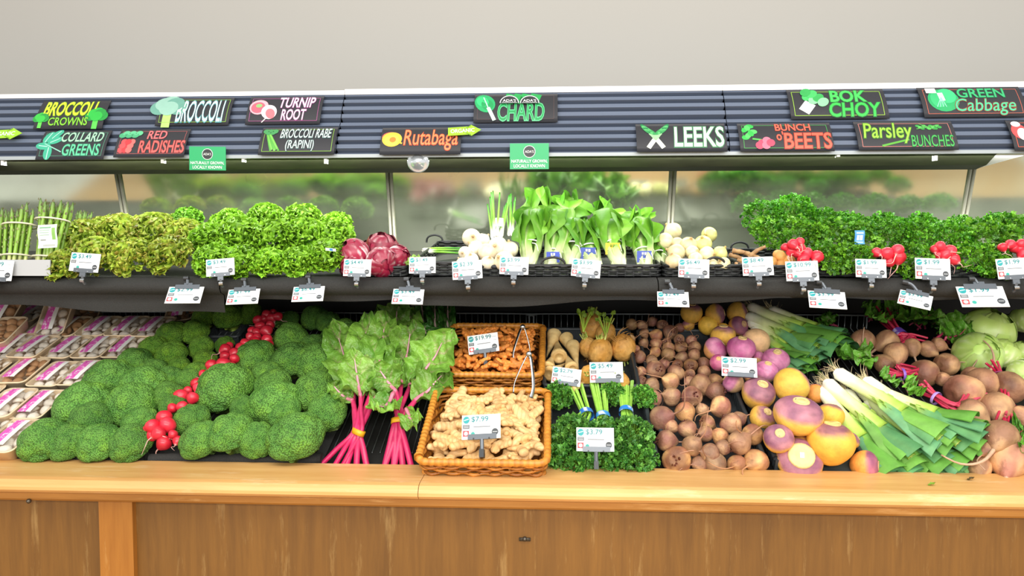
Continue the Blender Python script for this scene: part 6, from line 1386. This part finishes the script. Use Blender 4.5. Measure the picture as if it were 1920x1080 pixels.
for a in [('chalk sign reading broccoli crowns at the end of the upper tier', (63, 190, 209, 240), None, s1), ('chalk sign reading collard greens on the lower tier', (67, 246, 211, 297), '#4a8a70', s2), ('chalk sign reading red radishes with a painted radish bunch', (213, 243, 359, 293), '#a05050', s3),
  ('chalk sign reading broccoli in white letters', (291, 184, 441, 234), '#7fae3a', s4), ('chalk sign reading turnip root with two painted turnips', (460, 181, 609, 232), '#9a4a80', s5), ('chalk sign reading broccoli rabe rapini', (484, 239, 635, 289), '#7fae3a', s6), ('chalk sign reading rutabaga in orange letters', (712, 239, 867, 289), None, s7),
  ('chalk sign reading chard under two round black clips', (888, 176, 1046, 229), '#4a3a3a', s8), ('chalk sign reading leeks with two crossed painted leeks', (1195, 232, 1358, 284), None, s9), ('chalk sign reading bunch of beets in red letters', (1389, 231, 1555, 283), '#3f9a44', s10), ('chalk sign reading bok choy in green letters', (1484, 168, 1655, 222), '#9ac83a', s11),
  ('chalk sign reading green cabbage with a red border', (1734, 164, 1910, 218), '#c06048', s12), ('chalk sign reading parsley bunches with a pink border', (1611, 228, 1783, 280), '#c87a70', s13), ('chalk sign with red border cut off by the picture edge', (1903, 226, 2060, 280), '#d8583a', s14)]: sign(*a)
plate_g = plain('green_card', C('#1f9a5e'), .45); plate_k = plain('black_disc', C('#26282b'), .45); lime = plain('lime_card', C('#8fc22a'), .45)
def flat_part(name, mb, o): return mb.build(name, colm, o, False)
def ring_(mb, r0, r1, z, col, n=36, half=False, cx_=0, cy=0):
    a = np.linspace(0, np.pi if half else 2 * np.pi, n); V = np.array([(cx_ + r * math.cos(t_), cy + r * math.sin(t_), z) for t_ in a for r in (r0, r1)]); mb.add(V, grid(n, 2)[:, ::-1], C(col))
for px, lab in ((955, 'round black store clip over the chard sign, beside the leaf picture'), (993, 'round black store clip over the chard sign, nearer its letters')):
    c = at_face(px, 193, .036); r = px2m(18, c); o = thing('sign_clip', lab, 'clip', c, 'round black clips on the chard sign'); o.matrix_world = Matrix.Translation(c) @ Matrix(((1, 0, 0), (0, FUP.y, FN.y), (0, FUP.z, FN.z))).to_4x4()
    a = np.linspace(0, np.pi, 24); V = np.array([(r * math.cos(t_), r * .95 * math.sin(t_) - .002, z) for z in (0, .002) for t_ in a]); f = [np.arange(24)]
    mb = MB(); mb.add(np.vstack([V, [(0, -.002, .002), (0, -.002, 0)]]), [np.array([(48, 24 + i, 25 + i) for i in range(23)]), np.array([(i, i + 1, i + 25, i + 24) for i in range(23)])]); mb.build('plate', plate_k, o, False)
    mb = MB(); ring_(mb, r * .91, r, .0024, '#c9cdce', half=True, cy=-.002); flat_part('rim_line', mb, o); mb = MB(); put_text(mb, "ADA'S", -r * .68, r * .68, r * .08, r * .42, .0026, '#dfe2e2', .0); bar(mb, -r * .8, -.0005, r * .8, -.0005, .0016, .0026, '#c9cdce'); flat_part('lettering', mb, o)
for r4, lab in (((354, 275, 424, 319), 'green store card hanging below the red radishes sign'), ((956, 269, 1029, 317), 'green store card hanging below the chard sign')):
    c = at_y((r4[0] + r4[2]) / 2, (r4[1] + r4[3]) / 2, 2.395); w_, h_ = px2m(r4[2] - r4[0], c), px2m(r4[3] - r4[1], c); o = thing('store_card', lab, 'sign', c, 'green store cards on the canopy'); o.rotation_euler = (R(90), R(1 if r4[0] < 500 else 0), 0)
    MB().box(-w_ / 2, w_ / 2, -h_ / 2, h_ / 2, -.0015, 0).build('card', plate_g, o, False); mb = MB(); ell(mb, 0, h_ * .18, h_ * .235, h_ * .235, .0006, '#dfe6e2', 0, 32); ell(mb, 0, h_ * .18, h_ * .215, h_ * .215, .001, '#26282b', 0, 32); flat_part('round_emblem', mb, o)
    mb = MB(); put_text(mb, "ADA'S", -h_ * .17, h_ * .17, h_ * .13, h_ * .23, .0012, '#dfe6e2', .0); put_text(mb, 'NATURALLY GROWN,', -w_ * .46, w_ * .46, -h_ * .27, -h_ * .13, .0012, '#eef4ee', .006); put_text(mb, 'LOCALLY KNOWN', -w_ * .40, w_ * .40, -h_ * .44, -h_ * .31, .0012, '#eef4ee', .006); flat_part('lettering', mb, o)
for (cx_, cy, wd, hh, rot, lab) in ((871, 245, 62, 26, -.07, 'lime green arrow clip pointing along from the rutabaga sign'), (8, 251, 68, 27, -.05, 'lime green arrow clip at the end of the lower tier')):
    c = at_face(cx_, cy, .040); w_, h_ = px2m(wd, c), px2m(hh, c); o = thing('arrow_clip', lab, 'sign', c, 'lime arrow clips on the canopy'); o.matrix_world = Matrix.Translation(c) @ Matrix(((1, 0, 0), (0, FUP.y, FN.y), (0, FUP.z, FN.z))).to_4x4() @ Matrix.Rotation(-rot, 4, 'Z')
    P = [(-.5, -.36), (.2, -.36), (.2, -.5), (.5, 0), (.2, .5), (.2, .36), (-.5, .36)]; V = np.array([(x * w_, y * h_, z) for z in (-.0015, 0) for x, y in P]); cc_ = np.array([[-.1 * w_, 0, 0]]); n = 7
    mb = MB(); mb.add(np.vstack([V, cc_]), [np.array([(14, 7 + i, 7 + (i + 1) % 7) for i in range(7)]), np.array([(i, (i + 1) % 7, 7 + (i + 1) % 7, 7 + i) for i in range(7)])]); mb.build('arrow', lime, o, False)
    mb = MB(); put_text(mb, 'ORGANIC', -.42 * w_, .30 * w_, -.17 * h_, .17 * h_, .0006, '#f2f6e4', .012); flat_part('lettering', mb, o)

# ---- price cards in clips
clip_m = plain('grey_clip', C('#5f656c'), .35, .3); clip_d = plain('dark_clip', C('#2b2e31'), .4, .2); card_m = plain('price_card', C('#e6e9e9'), .4)
def price_card(label, px, py, wd, price, y=None, pos=None, tilt=0., yaw=0., roll=0., clip='bottom', logo2=True, red=True, hang=None):
    p = pos if pos is not None else at_y(px, py, y); w_ = px2m(wd, p); h_ = w_ * .62; o = thing('price_card', label, 'price card', p, 'price cards in clips')
    o.matrix_world = Matrix.Translation(p) @ Matrix.Rotation(yaw, 4, 'Z') @ Matrix.Rotation(R(90) - tilt, 4, 'X') @ Matrix.Rotation(roll, 4, 'Z'); X = lambda u: (u - .5) * w_; Y = lambda v: (v - .5) * h_
    MB().box(X(0), X(1), Y(0), Y(1), -.0012, 0).build('card', card_m, o, False)
    mb = MB(); z = .0005; ell(mb, X(.115), Y(.80), w_ * .085, h_ * .15, z, '#1f8f92', 0, 24); bar(mb, X(.05), Y(.78), X(.18), Y(.84), h_ * .035, z + .0003, '#bfe2e0'); flat_part('round_emblem', mb, o)
    mb = MB(); bar(mb, X(.03), Y(.52), X(.20), Y(.52), h_ * .16, z, '#55595d'); [bar(mb, X(.05), Y(v), X(.18), Y(v), h_ * .02, z + .0003, '#c9ccce') for v in (.49, .55)]
    if red: bar(mb, X(.03), Y(.24), X(.19), Y(.24), h_ * .24, z, '#d9484c'); ell(mb, X(.11), Y(.24), w_ * .05, h_ * .08, z + .0003, '#f2e4e2', 0, 16)
    if logo2: ell(mb, X(.29), Y(.22), w_ * .05, h_ * .08, z, '#2f9a8c', 0, 16)
    flat_part('printed_pattern', mb, o); mb = MB(); ell(mb, X(.86), Y(.27), w_ * .085, h_ * .14, z, '#3a3e42', 0, 24); bar(mb, X(.80), Y(.27), X(.92), Y(.27), h_ * .03, z + .0003, '#aeb2b4'); flat_part('round_stamp', mb, o)
    mb = MB(); bar(mb, X(.30), Y(.50), X(.74), Y(.50), h_ * .035, z, '#6a6e72'); bar(mb, X(.80), Y(.80), X(.94), Y(.80), h_ * .02, z, '#9a9ea0'); bar(mb, X(.84), Y(.62), X(.94), Y(.62), h_ * .02, z, '#9a9ea0')
    if price: put_text(mb, price, X(.25), X(.25 + .088 * len(price)), Y(.68), Y(.93), z, '#17787c', .008)
    flat_part('lettering', mb, o)
    mb = MB()
    if clip == 'bottom':
        mb.box(X(.18), X(.84), Y(-.05), Y(.17), -.003, .003); mb.box(X(.40), X(.60), Y(-.28), Y(-.03), -.003, .002); mb.tube([(X(.5), Y(-.2), 0), (X(.5), Y(-.5), -.006), (X(.5), Y(-.6), -.018)], .004, 7); mb.build('clip', clip_m, o, False); mb = MB(); [mb.box(X(u), X(u + .04), Y(-.02), Y(.04), .003, .005) for u in (.30, .66)]; mb.tube([(X(.43), Y(-.46), -.004), (X(.57), Y(-.46), -.004)], .0055, 8); mb.build('clip_screw', steel, o, False)
    elif clip == 'top':
        mb.box(X(.17), X(.87), Y(.86), Y(1.10), -.003, .003); mb.box(X(.40), X(.64), Y(1.08), Y(1.22), -.002, .002); q = .05 if hang is None else hang; Mi = o.matrix_world.inverted(); tip = Mi @ (p + Vector((-.012, .035, .046)))
        mb.tube(spline([(X(.5), Y(1.15), 0), tuple(Vector((X(.5), Y(1.4), .004)) * .5 + tip * .5), tuple(tip)], 8), .0042, 7); mb.build('clip', clip_m, o, False); mb = MB(); mb.tube([tuple(tip + Vector((-.006, 0, 0))), tuple(tip + Vector((.008, 0, 0)))], .007, 8); mb.build('clip_jaw', clip_d, o, False)
    elif clip == 'post':
        mb.box(X(.16), X(.90), Y(-.02), Y(.20), -.003, .003); mb.tube([(X(.52), Y(.0), -.001), (X(.52), Y(-.5), -.004), (X(.52), Y(-.62), -.01)], .005, 7); mb.build('clip', clip_m, o, False); mb = MB(); [mb.box(X(u), X(u + .03), Y(-.02), Y(.04), .003, .005) for u in (.30, .70)]; mb.box(X(.46), X(.58), Y(-.75), Y(-.42), -.012, .004); mb.build('clip_jaw', clip_d, o, False)
    else: mb.box(X(.16), X(.90), Y(-.02), Y(.20), -.003, .003); mb.build('clip', clip_m, o, False)
    return o
for px, py, wd, price, yaw, rl, lab in [(-6, 507, 62, '$4.99', 0, .03, 'price card on the grey lip below the asparagus'), (159, 492, 57, '$3.49', 0, .07, 'price card stuck in the red leaf lettuce'), (413, 501, 52, '$3.49', .1, -.08, 'price card at the start of the green lettuce'), (670, 502, 52, '$4.49', 0, .02, 'price card in front of the radicchio'), (792, 497, 50, '$1.49', 0, -.02, 'price card in front of the near-empty basket'), (876, 506, 56, '$2.39', 0, -.07, 'price card in front of the salad turnips'),
   (964, 498, 54, '$3.99', 0, .03, 'price card beside the first bok choy bunch'), (1099, 503, 54, '$3.99', 0, .10, 'price card in the middle of the bok choy basket'), (1301, 503, 57, '$6.49', 0, .04, 'price card in front of the white onions'), (1421, 499, 57, '$8.49', 0, -.03, 'price card in front of the thin tan roots'), (1504, 508, 60, '$10.99', 0, -.03, 'price card below the radish bunch on the potatoes'), (1633, 503, 56, '$1.99', 0, .03, 'price card in front of the radishes by the blue tag'), (1749, 504, 64, '$1.99', 0, .04, 'price card in front of the third upper radish bunch'), (1901, 503, 62, '$1.99', 0, -.06, 'price card at the far end of the upper shelf')]:
    price_card(lab, px, py, wd, price, y=2.098, yaw=yaw, roll=-rl, tilt=.22, red=px > 640)
for px, py, wd, price, rl, yw, lab in [(346, 553, 64, '$2.99', .0, .25, 'hanging price card nearest the mushrooms'), (456, 556, 58, '$1.99', -.05, .2, 'hanging price card above the rear broccoli'), (578, 551, 58, '$6.49', -.04, .15, 'hanging price card between broccoli and chard'), (765, 556, 58, '$3.49', .03, .15, 'hanging price card above the chard'), (1262, 561, 58, '$2.49', .02, -.12, 'hanging price card above the loose beets'), (1551, 562, 66, '$3.99', .06, -.2, 'hanging price card above the back leeks'), (1716, 562, 56, '$3.99', .30, -.4, 'tilted hanging price card above the bunched beets'), (1842, 556, 80, '$1.99', -.03, -.35, 'hanging price card above the cabbages')]:
    price_card(lab, px, py, wd, price, y=2.075, tilt=.75, roll=-rl, yaw=yw * .5, clip='top')
for px, py, wd, price, tl, yw, rl, h, kind, lab in [(906, 644, 58, '$19.99', .35, -.1, .16, .16, 'post', 'price card on the rim of the turmeric basket'), (902, 800, 74, '$7.99', .45, -.15, .10, .17, 'post', 'price card standing in the ginger basket'), (1062, 706, 54, '$2.79', .5, .05, -.14, .115, 'none', 'tilted price card lying on the parsnips'), (1137, 698, 62, '$5.49', .35, 0, .02, .12, 'none', 'price card before the celery roots'), (1116, 824, 70, '$3.79', .3, 0, .0, .14, 'post', 'price card standing in the broccoli rabe crate'), (1386, 688, 64, '$2.99', .6, -.1, -.04, .15, 'none', 'price card lying among the pink turnips')]:
    price_card(lab, px, py, wd, price, pos=at_deck(px, py, h), tilt=tl, yaw=yw, roll=rl, clip=kind)
for o in [x for x in SC.objects if x.parent is None and x.type in ('EMPTY', 'MESH') and 'label' not in x and x.get('kind') != 'structure']:
    for c in [y for y in o.children_recursive] + [o]: bpy.data.objects.remove(c)
